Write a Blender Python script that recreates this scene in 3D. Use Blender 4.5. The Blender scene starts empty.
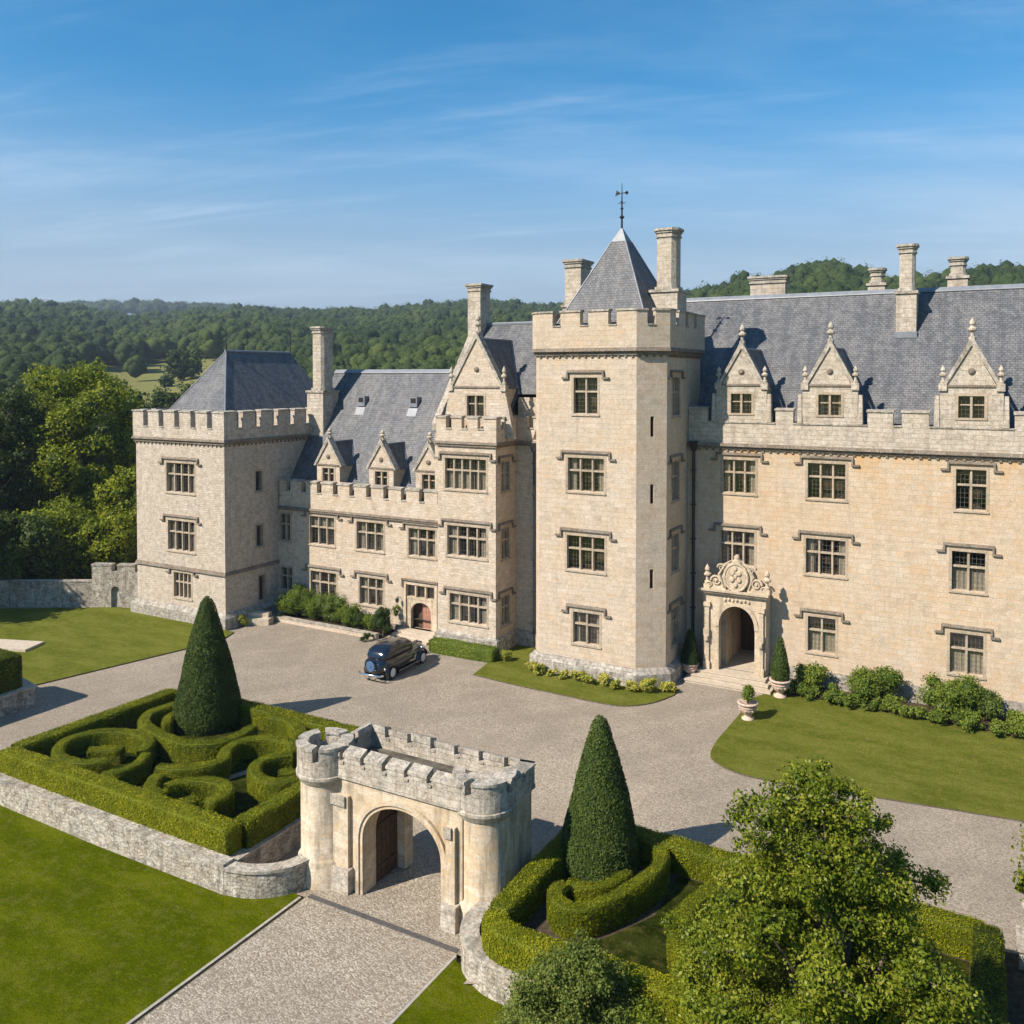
import bpy, bmesh, math, random
import numpy as np
from mathutils import Vector, noise as mnoise
random.seed(7); rng = np.random.default_rng(11)
PI = math.pi
S = bpy.context.scene
COL = S.collection

# ---------------------------------------------------------------- camera
cam_d = bpy.data.cameras.new('camera'); cam = bpy.data.objects.new('camera', cam_d); COL.objects.link(cam)
cam_d.sensor_width = 36; cam_d.lens = 890/1024*36; cam_d.shift_y = -0.111
cam_d.clip_start = 0.5; cam_d.clip_end = 6000
cam.location = (0, 0, 17); cam.rotation_euler = (math.radians(90-1.5), 0, math.radians(29.2))
S.camera = cam
# ---------------------------------------------------------------- light
SUN_AZ = (-0.50, -0.866)          # horizontal direction towards the sun
SUN_EL = math.radians(41)
sd = bpy.data.lights.new('sun', 'SUN'); so = bpy.data.objects.new('sun', sd); COL.objects.link(so)
sd.energy = 5.0; sd.angle = math.radians(0.55); sd.color = (1.0, 0.90, 0.78)
tosun = Vector((SUN_AZ[0]*math.cos(SUN_EL), SUN_AZ[1]*math.cos(SUN_EL), math.sin(SUN_EL)))
so.rotation_euler = tosun.to_track_quat('Z', 'Y').to_euler()
so.location = (-30, -40, 60)
W = bpy.data.worlds.new('World'); S.world = W; W.use_nodes = True
def build_world():
    nt = W.node_tree; nt.nodes.clear(); N = nt.nodes.new; L = nt.links.new
    out = N('ShaderNodeOutputWorld'); bg = N('ShaderNodeBackground'); sky = N('ShaderNodeTexSky')
    sky.sky_type = 'NISHITA'; sky.sun_disc = False; sky.sun_elevation = SUN_EL
    sky.sun_rotation = math.atan2(SUN_AZ[0], SUN_AZ[1]) % (2*PI)
    sky.altitude = 100; sky.air_density = 1.0; sky.dust_density = 0.15; sky.ozone_density = 4.0
    bg.inputs['Strength'].default_value = 0.078
    tc = N('ShaderNodeTexCoord')
    sep = N('ShaderNodeSeparateXYZ'); L(tc.outputs['Generated'], sep.inputs[0])
    # project the direction on a high flat cloud layer
    mx = N('ShaderNodeMath'); mx.operation = 'MAXIMUM'; mx.inputs[1].default_value = 0.03; L(sep.outputs['Z'], mx.inputs[0])
    ad = N('ShaderNodeMath'); ad.operation = 'ADD'; ad.inputs[1].default_value = 0.12; L(mx.outputs[0], ad.inputs[0])
    dx = N('ShaderNodeMath'); dx.operation = 'DIVIDE'; L(sep.outputs['X'], dx.inputs[0]); L(ad.outputs[0], dx.inputs[1])
    dy = N('ShaderNodeMath'); dy.operation = 'DIVIDE'; L(sep.outputs['Y'], dy.inputs[0]); L(ad.outputs[0], dy.inputs[1])
    cb = N('ShaderNodeCombineXYZ'); L(dx.outputs[0], cb.inputs[0]); L(dy.outputs[0], cb.inputs[1])
    def cirrus(rot, sx, sy, scale, lo, hi, w):
        m0 = N('ShaderNodeMapping'); m0.inputs['Rotation'].default_value = (0, 0, rot); L(cb.outputs[0], m0.inputs[0])
        mp = N('ShaderNodeMapping'); mp.inputs['Scale'].default_value = (sx, sy, 1); L(m0.outputs[0], mp.inputs[0])
        n = N('ShaderNodeTexNoise'); n.noise_dimensions = '4D'; n.inputs['W'].default_value = w
        n.inputs['Scale'].default_value = scale; n.inputs['Detail'].default_value = 9; n.inputs['Roughness'].default_value = 0.62
        n.inputs['Distortion'].default_value = 0.35; L(mp.outputs[0], n.inputs['Vector'])
        r = N('ShaderNodeMapRange'); r.inputs['From Min'].default_value = lo; r.inputs['From Max'].default_value = hi
        r.interpolation_type = 'SMOOTHSTEP'; L(n.outputs['Fac'], r.inputs['Value']); return r.outputs[0]
    a = cirrus(math.radians(-35), 0.45, 1.1, 0.75, 0.42, 0.80, 3.1)
    b = cirrus(math.radians(-14), 0.30, 1.7, 2.6, 0.48, 0.95, 5.4)
    m = N('ShaderNodeMath'); m.operation = 'ADD'; L(a, m.inputs[0]); L(b, m.inputs[1])
    m2 = N('ShaderNodeMath'); m2.operation = 'MULTIPLY'; m2.use_clamp = True; L(m.outputs[0], m2.inputs[0])
    el = N('ShaderNodeMapRange'); el.inputs['From Min'].default_value = 0.16; el.inputs['From Max'].default_value = 0.42; el.inputs['To Min'].default_value = 0.62; el.inputs['To Max'].default_value = 0.34; el.interpolation_type = 'SMOOTHSTEP'
    L(sep.outputs['Z'], el.inputs['Value']); L(el.outputs[0], m2.inputs[1])
    mix = N('ShaderNodeMix'); mix.data_type = 'RGBA'; L(m2.outputs[0], mix.inputs['Factor'])
    hs = N('ShaderNodeHueSaturation'); hs.inputs['Hue'].default_value = 0.490; hs.inputs['Saturation'].default_value = 1.38; hs.inputs['Value'].default_value = 1.22; L(sky.outputs[0], hs.inputs['Color'])
    hz_ = N('ShaderNodeMapRange'); hz_.inputs['From Min'].default_value = 0.34; hz_.inputs['From Max'].default_value = 0.03; hz_.inputs['To Min'].default_value = 0.0; hz_.inputs['To Max'].default_value = 0.85; hz_.interpolation_type = 'SMOOTHERSTEP'; L(sep.outputs['Z'], hz_.inputs['Value'])
    hm_ = N('ShaderNodeMix'); hm_.data_type = 'RGBA'; L(hz_.outputs[0], hm_.inputs['Factor']); L(hs.outputs[0], hm_.inputs['A']); hm_.inputs['B'].default_value = (3.3, 4.0, 5.05, 1)
    L(hm_.outputs['Result'], mix.inputs['A']); mix.inputs['B'].default_value = (5.6, 6.9, 8.3, 1)
    L(mix.outputs['Result'], bg.inputs['Color']); L(bg.outputs[0], out.inputs[0])
build_world()
S.view_settings.view_transform = 'Standard'; S.view_settings.look = 'None'
S.view_settings.exposure = 0.68; S.view_settings.gamma = 1
S.render.engine = 'CYCLES'
S.cycles.max_bounces = 6; S.cycles.diffuse_bounces = 3; S.cycles.glossy_bounces = 3; S.cycles.transmission_bounces = 4
S.cycles.transparent_max_bounces = 8; S.cycles.volume_bounces = 0
S.cycles.use_adaptive_sampling = True; S.cycles.adaptive_threshold = 0.02

# ---------------------------------------------------------------- materials
class NT:
    def __init__(s, name):
        s.m = bpy.data.materials.new(name); s.m.use_nodes = True; s.t = s.m.node_tree
        s.b = s.t.nodes['Principled BSDF']; s.b.inputs['Roughness'].default_value = 0.85
        s.b.inputs['Specular IOR Level'].default_value = 0.25
    def n(s, k, **kw):
        q = s.t.nodes.new(k)
        for a, v in kw.items():
            if hasattr(q, a) and a not in q.inputs: setattr(q, a, v)
            else: q.inputs[a.replace('_', ' ')].default_value = v
        return q
    def l(s, a, b): s.t.links.new(a, b)
    def noise(s, vec, scale, detail=4, rough=0.55, dist=0.0):
        q = s.n('ShaderNodeTexNoise'); q.inputs['Scale'].default_value = scale; q.inputs['Detail'].default_value = detail
        q.inputs['Roughness'].default_value = rough; q.inputs['Distortion'].default_value = dist; s.l(vec, q.inputs['Vector']); return q.outputs['Fac']
    def ramp(s, fac, stops):
        q = s.n('ShaderNodeValToRGB'); e = q.color_ramp.elements
        while len(e) < len(stops): e.new(0.5)
        for i, (p, c) in enumerate(stops): e[i].position = p; e[i].color = (*c, 1) if len(c) == 3 else c
        s.l(fac, q.inputs[0]); return q.outputs[0]
    def mix(s, fac, a, b, mode='MIX'):
        q = s.n('ShaderNodeMix'); q.data_type = 'RGBA'; q.blend_type = mode
        for k, v in (('Factor', fac), ('A', a), ('B', b)):
            i = q.inputs[k]
            if isinstance(v, (int, float)): i.default_value = v
            elif isinstance(v, tuple): i.default_value = (*v, 1) if len(v) == 3 else v
            else: s.l(v, i)
        return q.outputs['Result']
    def rng(s, v, a, b, c=0, d=1):
        q = s.n('ShaderNodeMapRange'); q.inputs['From Min'].default_value = a; q.inputs['From Max'].default_value = b
        q.inputs['To Min'].default_value = c; q.inputs['To Max'].default_value = d; s.l(v, q.inputs['Value']); return q.outputs[0]
    def mapping(s, vec, scale=(1, 1, 1), rot=(0, 0, 0)):
        q = s.n('ShaderNodeMapping'); q.inputs['Scale'].default_value = scale; q.inputs['Rotation'].default_value = rot; s.l(vec, q.inputs[0]); return q.outputs[0]
    def pos(s): return s.n('ShaderNodeNewGeometry').outputs['Position']
    def uv(s): return s.n('ShaderNodeTexCoord').outputs['UV']
    def bump(s, h, strength, dist=0.05):
        q = s.n('ShaderNodeBump'); q.inputs['Strength'].default_value = strength; q.inputs['Distance'].default_value = dist
        s.l(h, q.inputs['Height']); s.l(q.outputs[0], s.b.inputs['Normal'])
    def col(s, c):
        if isinstance(c, tuple): s.b.inputs['Base Color'].default_value = (*c, 1)
        else: s.l(c, s.b.inputs['Base Color'])
    def add(s, a, b, op='ADD'):
        q = s.n('ShaderNodeMath'); q.operation = op
        for i, v in enumerate((a, b)):
            if isinstance(v, (int, float)): q.inputs[i].default_value = v
            else: s.l(v, q.inputs[i])
        return q.outputs[0]

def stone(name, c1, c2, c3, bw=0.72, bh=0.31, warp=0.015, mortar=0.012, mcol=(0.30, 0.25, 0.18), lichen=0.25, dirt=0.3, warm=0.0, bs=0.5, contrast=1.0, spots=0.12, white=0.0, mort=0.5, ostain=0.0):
    t = NT(name); uv = t.uv(); P = t.pos()
    nz = t.n('ShaderNodeTexNoise'); nz.inputs['Scale'].default_value = 1.7; nz.inputs['Detail'].default_value = 3; t.l(P, nz.inputs['Vector'])
    vm = t.n('ShaderNodeVectorMath', operation='SUBTRACT'); t.l(nz.outputs['Color'], vm.inputs[0]); vm.inputs[1].default_value = (0.5, 0.5, 0.5)
    sc = t.n('ShaderNodeVectorMath', operation='SCALE'); t.l(vm.outputs[0], sc.inputs[0]); sc.inputs['Scale'].default_value = warp*6
    ad = t.n('ShaderNodeVectorMath', operation='ADD'); t.l(uv, ad.inputs[0]); t.l(sc.outputs[0], ad.inputs[1])
    def brick(w, h, m):
        q = t.n('ShaderNodeTexBrick'); q.inputs['Scale'].default_value = 1; q.inputs['Brick Width'].default_value = w; q.inputs['Row Height'].default_value = h
        q.inputs['Mortar Size'].default_value = m; q.inputs['Mortar Smooth'].default_value = 0.35; q.inputs['Bias'].default_value = 0
        q.inputs['Color1'].default_value = (0, 0, 0, 1); q.inputs['Color2'].default_value = (1, 1, 1, 1); q.inputs['Mortar'].default_value = (0.5, 0.5, 0.5, 1)
        q.offset_frequency = 2; q.squash_frequency = 3; q.squash = 0.72; t.l(ad.outputs[0], q.inputs['Vector']); return q
    b = brick(bw, bh, mortar)
    base = t.ramp(b.outputs['Color'], [(0.0, tuple(v*0.80 for v in c1)), (0.14, c1), (0.5, c2), (0.86, c3), (1.0, tuple(min(1, v*1.14) for v in c3))])
    n1 = t.noise(P, 0.35, 5, 0.6); n2 = t.noise(P, 9, 5, 0.7); n3 = t.noise(P, 1.6, 6, 0.65, 0.6)
    base = t.mix(t.rng(n1, 0.35, 0.7), base, tuple(v*f for v, f in zip(c2, (0.93, 0.88, 0.80))), 'MIX') if warm == 0 else t.mix(t.rng(n1, 0.40, 0.62, 0, warm), base, (c2[0]*1.02, c2[1]*0.86, c2[2]*0.62))
    base = t.mix(t.add(t.rng(n2, 0.42, 0.62, 0, 1), 0.5*contrast, 'MULTIPLY'), base, tuple(v*0.74 for v in c1))
    lm = t.add(t.rng(n3, 0.49, 0.63), lichen, 'MULTIPLY'); base = t.mix(lm, base, (0.21, 0.205, 0.18))
    n4 = t.noise(P, 2.6, 7, 0.72, 0.4); base = t.mix(t.rng(n4, 0.44, 0.60, 0, 0.6), base, tuple(min(0.75, v*f) for v, f in zip(c3, (1.08, 1.02, 1.02))))
    n8 = t.noise(P, 15, 6, 0.8); base = t.mix(t.rng(n8, 0.46, 0.60, 0.0, 0.32), base, tuple(v*0.5 for v in c2)); base = t.mix(t.rng(n8, 0.50, 0.40, 0.0, 0.26), base, (0.72, 0.66, 0.58))
    n5 = t.noise(t.mapping(P, (1, 1, 1.6)), 1.1, 7, 0.75, 0.8); base = t.mix(t.rng(n5, 0.50, 0.62, 0, 0.75*min(1, warm*1.6+0.15)), base, (c2[0]*1.0, c2[1]*0.84, c2[2]*0.68))
    n6 = t.noise(P, 4.2, 8, 0.78, 0.6); base = t.mix(t.rng(n6, 0.515, 0.575, 0, spots), base, (0.12, 0.11, 0.09))
    if white: n7 = t.noise(P, 3.1, 8, 0.75, 0.3); base = t.mix(t.rng(n7, 0.51, 0.57, 0, white), base, (0.66, 0.63, 0.56))
    # vertical rain streaks and dark dirt
    st = t.noise(t.mapping(uv, (1.6, 0.2, 1)), 1.5, 6, 0.7)
    base = t.mix(t.add(t.rng(st, 0.50, 0.66), dirt, 'MULTIPLY'), base, (0.13, 0.115, 0.09))
    if ostain:
        sz = t.n('ShaderNodeSeparateXYZ'); t.l(P, sz.inputs[0]); n10 = t.noise(t.mapping(P, (1, 1, 0.6)), 0.9, 6, 0.7, 0.5)
        fo = t.add(t.rng(sz.outputs['Z'], 11.2, 12.7), t.rng(n10, 0.47, 0.60, 0, ostain), 'MULTIPLY'); base = t.mix(fo, base, (0.50, 0.30, 0.13))
    base = t.mix(t.add(b.outputs['Fac'], mort, 'MULTIPLY'), base, mcol)
    t.col(base)
    h = t.add(t.add(b.outputs['Fac'], -0.8, 'MULTIPLY'), t.add(n2, 0.9, 'MULTIPLY'))
    h = t.add(h, t.add(b.outputs['Color'], 0.35, 'MULTIPLY'))
    t.bump(h, bs, 0.04); t.b.inputs['Roughness'].default_value = 0.92
    return t.m
M = {}
M['ashlar'] = stone('warm_ashlar', (0.465, 0.375, 0.270), (0.50, 0.41, 0.302), (0.53, 0.445, 0.335), 0.62, 0.27, 0.016, 0.008, mcol=(0.36, 0.29, 0.20), lichen=0.14, dirt=0.14, warm=0.55, contrast=0.6, mort=0.42, ostain=1.0)
M['tower'] = stone('pale_ashlar', (0.465, 0.392, 0.300), (0.495, 0.42, 0.326), (0.52, 0.446, 0.352), 0.7, 0.27, 0.012, 0.007, mcol=(0.38, 0.31, 0.225), lichen=0.18, dirt=0.12, warm=0.4, contrast=0.6, mort=0.42)
M['rubble'] = stone('grey_rubble', (0.40, 0.335, 0.262), (0.52, 0.45, 0.365), (0.62, 0.555, 0.465), 0.34, 0.14, 0.07, 0.012, mcol=(0.40, 0.345, 0.27), lichen=0.22, dirt=0.2, bs=0.8, spots=0.2, mort=0.6)
M['wing'] = stone('cream_rubble', (0.44, 0.365, 0.275), (0.52, 0.445, 0.35), (0.59, 0.52, 0.425), 0.40, 0.17, 0.05, 0.010, mcol=(0.44, 0.37, 0.275), lichen=0.14, dirt=0.15, warm=0.35, bs=0.65, mort=0.6)
M['dressed'] = stone('dressed_stone', (0.33, 0.265, 0.185), (0.39, 0.32, 0.23), (0.45, 0.375, 0.28), 1.1, 0.6, 0.006, 0.004, lichen=0.3, dirt=0.4, bs=0.3)
M['weathered_gate'] = stone('lichened_gate_stone', (0.35, 0.31, 0.245), (0.44, 0.395, 0.32), (0.52, 0.475, 0.395), 0.5, 0.25, 0.03, 0.010, lichen=0.75, dirt=0.55, bs=0.7, spots=0.5, white=0.25)
M['weathered'] = stone('weathered_stone', (0.40, 0.34, 0.26), (0.475, 0.415, 0.33), (0.54, 0.485, 0.40), 0.5, 0.25, 0.03, 0.010, lichen=0.45, dirt=0.35, bs=0.7, spots=0.28, white=0.2, mort=0.4)
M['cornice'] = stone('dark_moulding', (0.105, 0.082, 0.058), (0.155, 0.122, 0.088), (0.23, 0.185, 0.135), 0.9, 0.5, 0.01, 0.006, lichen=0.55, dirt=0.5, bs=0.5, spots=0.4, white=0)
M['coping'] = stone('lichened_coping', (0.28, 0.25, 0.20), (0.38, 0.34, 0.275), (0.49, 0.45, 0.375), 0.9, 0.7, 0.01, 0.008, lichen=0.9, dirt=0.6, bs=0.6, spots=0.65, white=0.3)
M['plinth'] = stone('plinth_stone', (0.22, 0.20, 0.165), (0.33, 0.305, 0.26), (0.44, 0.41, 0.355), 0.5, 0.25, 0.05, 0.010, lichen=1.0, dirt=0.7, bs=0.9, spots=0.6, white=0.35)
M['drystone'] = stone('boundary_stone', (0.24, 0.205, 0.155), (0.41, 0.36, 0.28), (0.58, 0.53, 0.43), 0.30, 0.14, 0.11, 0.014, mcol=(0.27, 0.235, 0.18), lichen=1.0, dirt=0.7, bs=1.0, spots=0.85, white=0.45)
M['gate'] = stone('gate_ashlar', (0.44, 0.36, 0.25), (0.52, 0.44, 0.32), (0.60, 0.525, 0.405), 0.62, 0.25, 0.008, 0.005, mcol=(0.42, 0.35, 0.25), lichen=0.25, dirt=0.6, warm=0.8, bs=0.35, contrast=0.8)
M['carved'] = stone('carved_stone', (0.46, 0.375, 0.26), (0.53, 0.44, 0.315), (0.59, 0.50, 0.37), 0.9, 0.5, 0.01, 0.004, lichen=0.3, dirt=0.5, bs=0.5)
def slate():
    t = NT('slate'); uv = t.uv(); P = t.pos()
    b = t.n('ShaderNodeTexBrick'); b.inputs['Scale'].default_value = 1; b.inputs['Brick Width'].default_value = 0.25; b.inputs['Row Height'].default_value = 0.155
    b.inputs['Mortar Size'].default_value = 0.012; b.inputs['Mortar Smooth'].default_value = 0.2
    b.inputs['Color1'].default_value = (0, 0, 0, 1); b.inputs['Color2'].default_value = (1, 1, 1, 1); t.l(uv, b.inputs['Vector'])
    c = t.ramp(b.outputs['Color'], [(0, (0.060, 0.066, 0.078)), (0.5, (0.088, 0.093, 0.104)), (1, (0.13, 0.134, 0.142))])
    n = t.noise(P, 0.5, 5, 0.65); c = t.mix(t.rng(n, 0.44, 0.60, 0, 0.6), c, (0.15, 0.148, 0.142))
    n2 = t.noise(P, 5, 5, 0.7); c = t.mix(t.rng(n2, 0.46, 0.60, 0, 0.55), c, (0.20, 0.198, 0.195)); n11 = t.noise(t.mapping(uv, (1.3, 0.16, 1)), 1.4, 6, 0.75); c = t.mix(t.rng(n11, 0.48, 0.62, 0, 0.5), c, (0.20, 0.195, 0.185)); c = t.mix(t.rng(n11, 0.49, 0.38, 0, 0.5), c, (0.060, 0.066, 0.08)); n9 = t.noise(P, 2.2, 6, 0.75); c = t.mix(t.rng(n9, 0.48, 0.60, 0, 0.65), c, (0.065, 0.068, 0.075))
    c = t.mix(t.add(b.outputs['Fac'], 0.5, 'MULTIPLY'), c, (0.04, 0.042, 0.05))
    t.col(c)
    t.bump(t.add(t.add(b.outputs['Color'], 0.6, 'MULTIPLY'), t.add(t.add(b.outputs['Fac'], -0.9, 'MULTIPLY'), n2)), 0.8, 0.04)
    t.b.inputs['Roughness'].default_value = 0.55; t.b.inputs['Specular IOR Level'].default_value = 0.35
    return t.m
M['slate'] = slate()
def simple(name, c, rough=0.6, metal=0.0, spec=0.4, var=0.15, scale=3.0, bs=0.1):
    t = NT(name); P = t.pos(); n = t.noise(P, scale, 5, 0.65)
    t.col(t.mix(t.rng(n, 0.3, 0.7), tuple(v*(1-var) for v in c), tuple(min(1, v*(1+var)) for v in c)))
    t.b.inputs['Roughness'].default_value = rough; t.b.inputs['Metallic'].default_value = metal; t.b.inputs['Specular IOR Level'].default_value = spec
    if bs: t.bump(n, bs, 0.02)
    return t.m
M['lead'] = simple('lead_flashing', (0.18, 0.195, 0.215), 0.45, 0.0, 0.5, 0.2)
M['iron'] = simple('black_iron', (0.025, 0.028, 0.035), 0.45, 0.2, 0.5)
M['deck'] = simple('dark_leaded_deck', (0.10, 0.088, 0.072), 0.9, 0, 0.1, 0.6, 2.5, 0.4)
M['dark'] = simple('dark_interior', (0.03, 0.026, 0.022), 0.9, 0, 0.1)  # near-black colour standing in for unlit space behind openings
M['room'] = simple('dark_room_backing', (0.085, 0.068, 0.05), 0.9, 0, 0.1, 0.7, 1.1)  # low albedo: the dimness of the rooms is put into the colour
M['curtain'] = simple('curtain_cloth', (0.42, 0.38, 0.31), 0.95, 0, 0.1, 0.3, 6)
M['wood'] = simple('oak_door', (0.075, 0.045, 0.028), 0.7, 0, 0.3, 0.35, 7, 0.4)
M['pinkwood'] = simple('faded_red_door', (0.33, 0.17, 0.12), 0.75, 0, 0.3, 0.3, 7, 0.3)
M['terracotta'] = simple('pale_terracotta', (0.50, 0.38, 0.30), 0.85, 0, 0.2, 0.25, 8, 0.4)
M['soil'] = simple('bed_soil', (0.065, 0.05, 0.032), 0.95, 0, 0.1, 0.5, 6, 0.8)
M['paint'] = simple('black_car_paint', (0.006, 0.009, 0.017), 0.14, 0.0, 0.6, 0.1, 2, 0)
M['paint'].node_tree.nodes['Principled BSDF'].inputs['Coat Weight'].default_value = 0.6
M['chrome'] = simple('chrome', (0.75, 0.76, 0.78), 0.15, 1.0, 0.5, 0.05, 2, 0)
M['rubber'] = simple('tyre_rubber', (0.02, 0.02, 0.02), 0.8, 0, 0.3)
M['whitewall'] = simple('white_wheel', (0.6, 0.59, 0.56), 0.5, 0, 0.4)
M['bark'] = simple('bark', (0.13, 0.105, 0.08), 0.95, 0, 0.1, 0.4, 8, 0.8)
M['redlamp'] = simple('red_tail_lens', (0.35, 0.02, 0.02), 0.2, 0, 0.5)
def glass():
    t = NT('leaded_glass'); uv = t.uv()
    b = t.n('ShaderNodeTexBrick'); b.offset = 0; b.inputs['Scale'].default_value = 1; b.inputs['Brick Width'].default_value = 0.19; b.inputs['Row Height'].default_value = 0.235
    b.inputs['Mortar Size'].default_value = 0.007; b.inputs['Mortar Smooth'].default_value = 0.0; t.l(uv, b.inputs['Vector'])
    b.inputs['Color1'].default_value = (0, 0, 0, 1); b.inputs['Color2'].default_value = (1, 1, 1, 1)
    gl = t.n('ShaderNodeBsdfGlossy'); gl.inputs['Roughness'].default_value = 0.03; gl.inputs['Color'].default_value = (1, 1, 1, 1)
    tr = t.n('ShaderNodeBsdfTransparent'); tr.inputs['Color'].default_value = (0.78, 0.77, 0.74, 1)
    lw0 = t.n('ShaderNodeLayerWeight'); lw0.inputs['Blend'].default_value = 0.5; pw = t.add(lw0.outputs['Facing'], 4.0, 'POWER'); lw1 = t.add(t.add(pw, 0.9, 'MULTIPLY'), 0.12)
    bp = t.n('ShaderNodeBump'); bp.inputs['Strength'].default_value = 0.25; bp.inputs['Distance'].default_value = 0.02
    n = t.noise(t.pos(), 3.5, 2, 0.5); t.l(t.add(n, t.add(b.outputs['Color'], 0.15, 'MULTIPLY')), bp.inputs['Height']); t.l(bp.outputs[0], gl.inputs['Normal'])
    m1 = t.n('ShaderNodeMixShader'); t.l(lw1, m1.inputs[0]); t.l(tr.outputs[0], m1.inputs[1]); t.l(gl.outputs[0], m1.inputs[2])
    m2 = t.n('ShaderNodeMixShader'); t.l(b.outputs['Fac'], m2.inputs[0]); t.l(m1.outputs[0], m2.inputs[1]); t.l(t.b.outputs[0], m2.inputs[2])
    t.col((0.10, 0.095, 0.085)); t.l(m2.outputs[0], t.t.nodes['Material Output'].inputs['Surface'])
    return t.m
M['glass'] = glass()
def leafmat(name, cols, transl=0.25, rough=0.6):
    t = NT(name); a = t.n('ShaderNodeAttribute'); a.attribute_name = 'tint'
    c = t.ramp(a.outputs['Fac'], [(i/(len(cols)-1), cc) for i, cc in enumerate(cols)])
    t.col(c); t.b.inputs['Roughness'].default_value = rough; t.b.inputs['Specular IOR Level'].default_value = 0.16
    if transl:
        tl = t.n('ShaderNodeBsdfTranslucent'); t.l(t.mix(1.0, c, (1.0, 1.1, 0.5), 'MULTIPLY'), tl.inputs['Color'])
        m = t.n('ShaderNodeMixShader'); m.inputs[0].default_value = transl; t.l(t.b.outputs[0], m.inputs[1]); t.l(tl.outputs[0], m.inputs[2])
        t.l(m.outputs[0], t.t.nodes['Material Output'].inputs['Surface'])
    return t.m
M['box_leaf'] = leafmat('box_hedge_leaves', [(0.024, 0.040, 0.004), (0.100, 0.122, 0.005), (0.205, 0.215, 0.006), (0.31, 0.295, 0.012)])
M['yew_leaf'] = leafmat('yew_leaves', [(0.020, 0.036, 0.008), (0.048, 0.075, 0.014), (0.090, 0.125, 0.022)], 0.12)
M['oak_leaf'] = leafmat('broad_leaves', [(0.045, 0.072, 0.006), (0.12, 0.165, 0.010), (0.20, 0.235, 0.014), (0.27, 0.275, 0.02)], 0.32)
M['oak_dark'] = leafmat('dark_leaves', [(0.018, 0.036, 0.008), (0.042, 0.068, 0.012), (0.085, 0.11, 0.018)], 0.2)
M['near_leaf'] = leafmat('near_tree_leaves', [(0.035, 0.058, 0.006), (0.115, 0.155, 0.010), (0.205, 0.235, 0.018), (0.32, 0.28, 0.05)], 0.3, 0.42)
M['bush_leaf'] = leafmat('bush_leaves', [(0.05, 0.085, 0.015), (0.11, 0.15, 0.028), (0.18, 0.21, 0.042), (0.24, 0.26, 0.07)], 0.3)
M['shrub_leaf'] = leafmat('shrub_leaves', [(0.045, 0.078, 0.010), (0.105, 0.15, 0.018), (0.18, 0.225, 0.028), (0.27, 0.28, 0.05)], 0.25)
M['fern_leaf'] = leafmat('golden_leaves', [(0.14, 0.17, 0.025), (0.34, 0.34, 0.05), (0.50, 0.44, 0.08), (0.56, 0.50, 0.14)], 0.25)
M['flower'] = leafmat('flowering_leaves', [(0.05, 0.085, 0.012), (0.11, 0.155, 0.025), (0.17, 0.21, 0.045), (0.66, 0.58, 0.48)], 0.25)
M['wood_far'] = leafmat('far_wood_leaves', [(0.020, 0.038, 0.010), (0.040, 0.064, 0.013), (0.070, 0.094, 0.018), (0.115, 0.13, 0.026)], 0.1, 0.8)
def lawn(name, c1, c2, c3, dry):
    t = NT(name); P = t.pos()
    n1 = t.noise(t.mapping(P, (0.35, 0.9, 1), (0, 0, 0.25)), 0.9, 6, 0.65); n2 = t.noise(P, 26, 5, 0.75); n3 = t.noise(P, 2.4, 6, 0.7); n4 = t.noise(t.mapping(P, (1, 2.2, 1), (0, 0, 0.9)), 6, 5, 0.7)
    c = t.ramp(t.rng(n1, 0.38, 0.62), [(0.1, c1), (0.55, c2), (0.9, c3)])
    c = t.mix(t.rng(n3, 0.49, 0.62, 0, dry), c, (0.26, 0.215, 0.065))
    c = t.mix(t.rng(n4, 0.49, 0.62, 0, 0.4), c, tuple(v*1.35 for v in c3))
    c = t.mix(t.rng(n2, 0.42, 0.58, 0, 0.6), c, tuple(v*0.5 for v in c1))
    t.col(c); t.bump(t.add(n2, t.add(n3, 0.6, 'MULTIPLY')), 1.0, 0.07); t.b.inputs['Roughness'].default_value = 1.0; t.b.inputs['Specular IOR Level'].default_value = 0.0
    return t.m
M['lawn'] = lawn('mown_lawn', (0.108, 0.130, 0.016), (0.145, 0.162, 0.024), (0.178, 0.188, 0.034), 0.38)
M['lawn_near'] = lawn('front_lawn', (0.072, 0.098, 0.002), (0.098, 0.125, 0.003), (0.13, 0.152, 0.006), 0.26)
M['shade_grass'] = lawn('shaded_garden_ground', (0.016, 0.026, 0.003), (0.028, 0.040, 0.005), (0.048, 0.060, 0.010), 0.3)  # darkened green: the deep shade between the hedges is painted into the ground
M['meadow'] = lawn('meadow', (0.15, 0.16, 0.05), (0.20, 0.20, 0.07), (0.24, 0.23, 0.09), 0.5)
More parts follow.
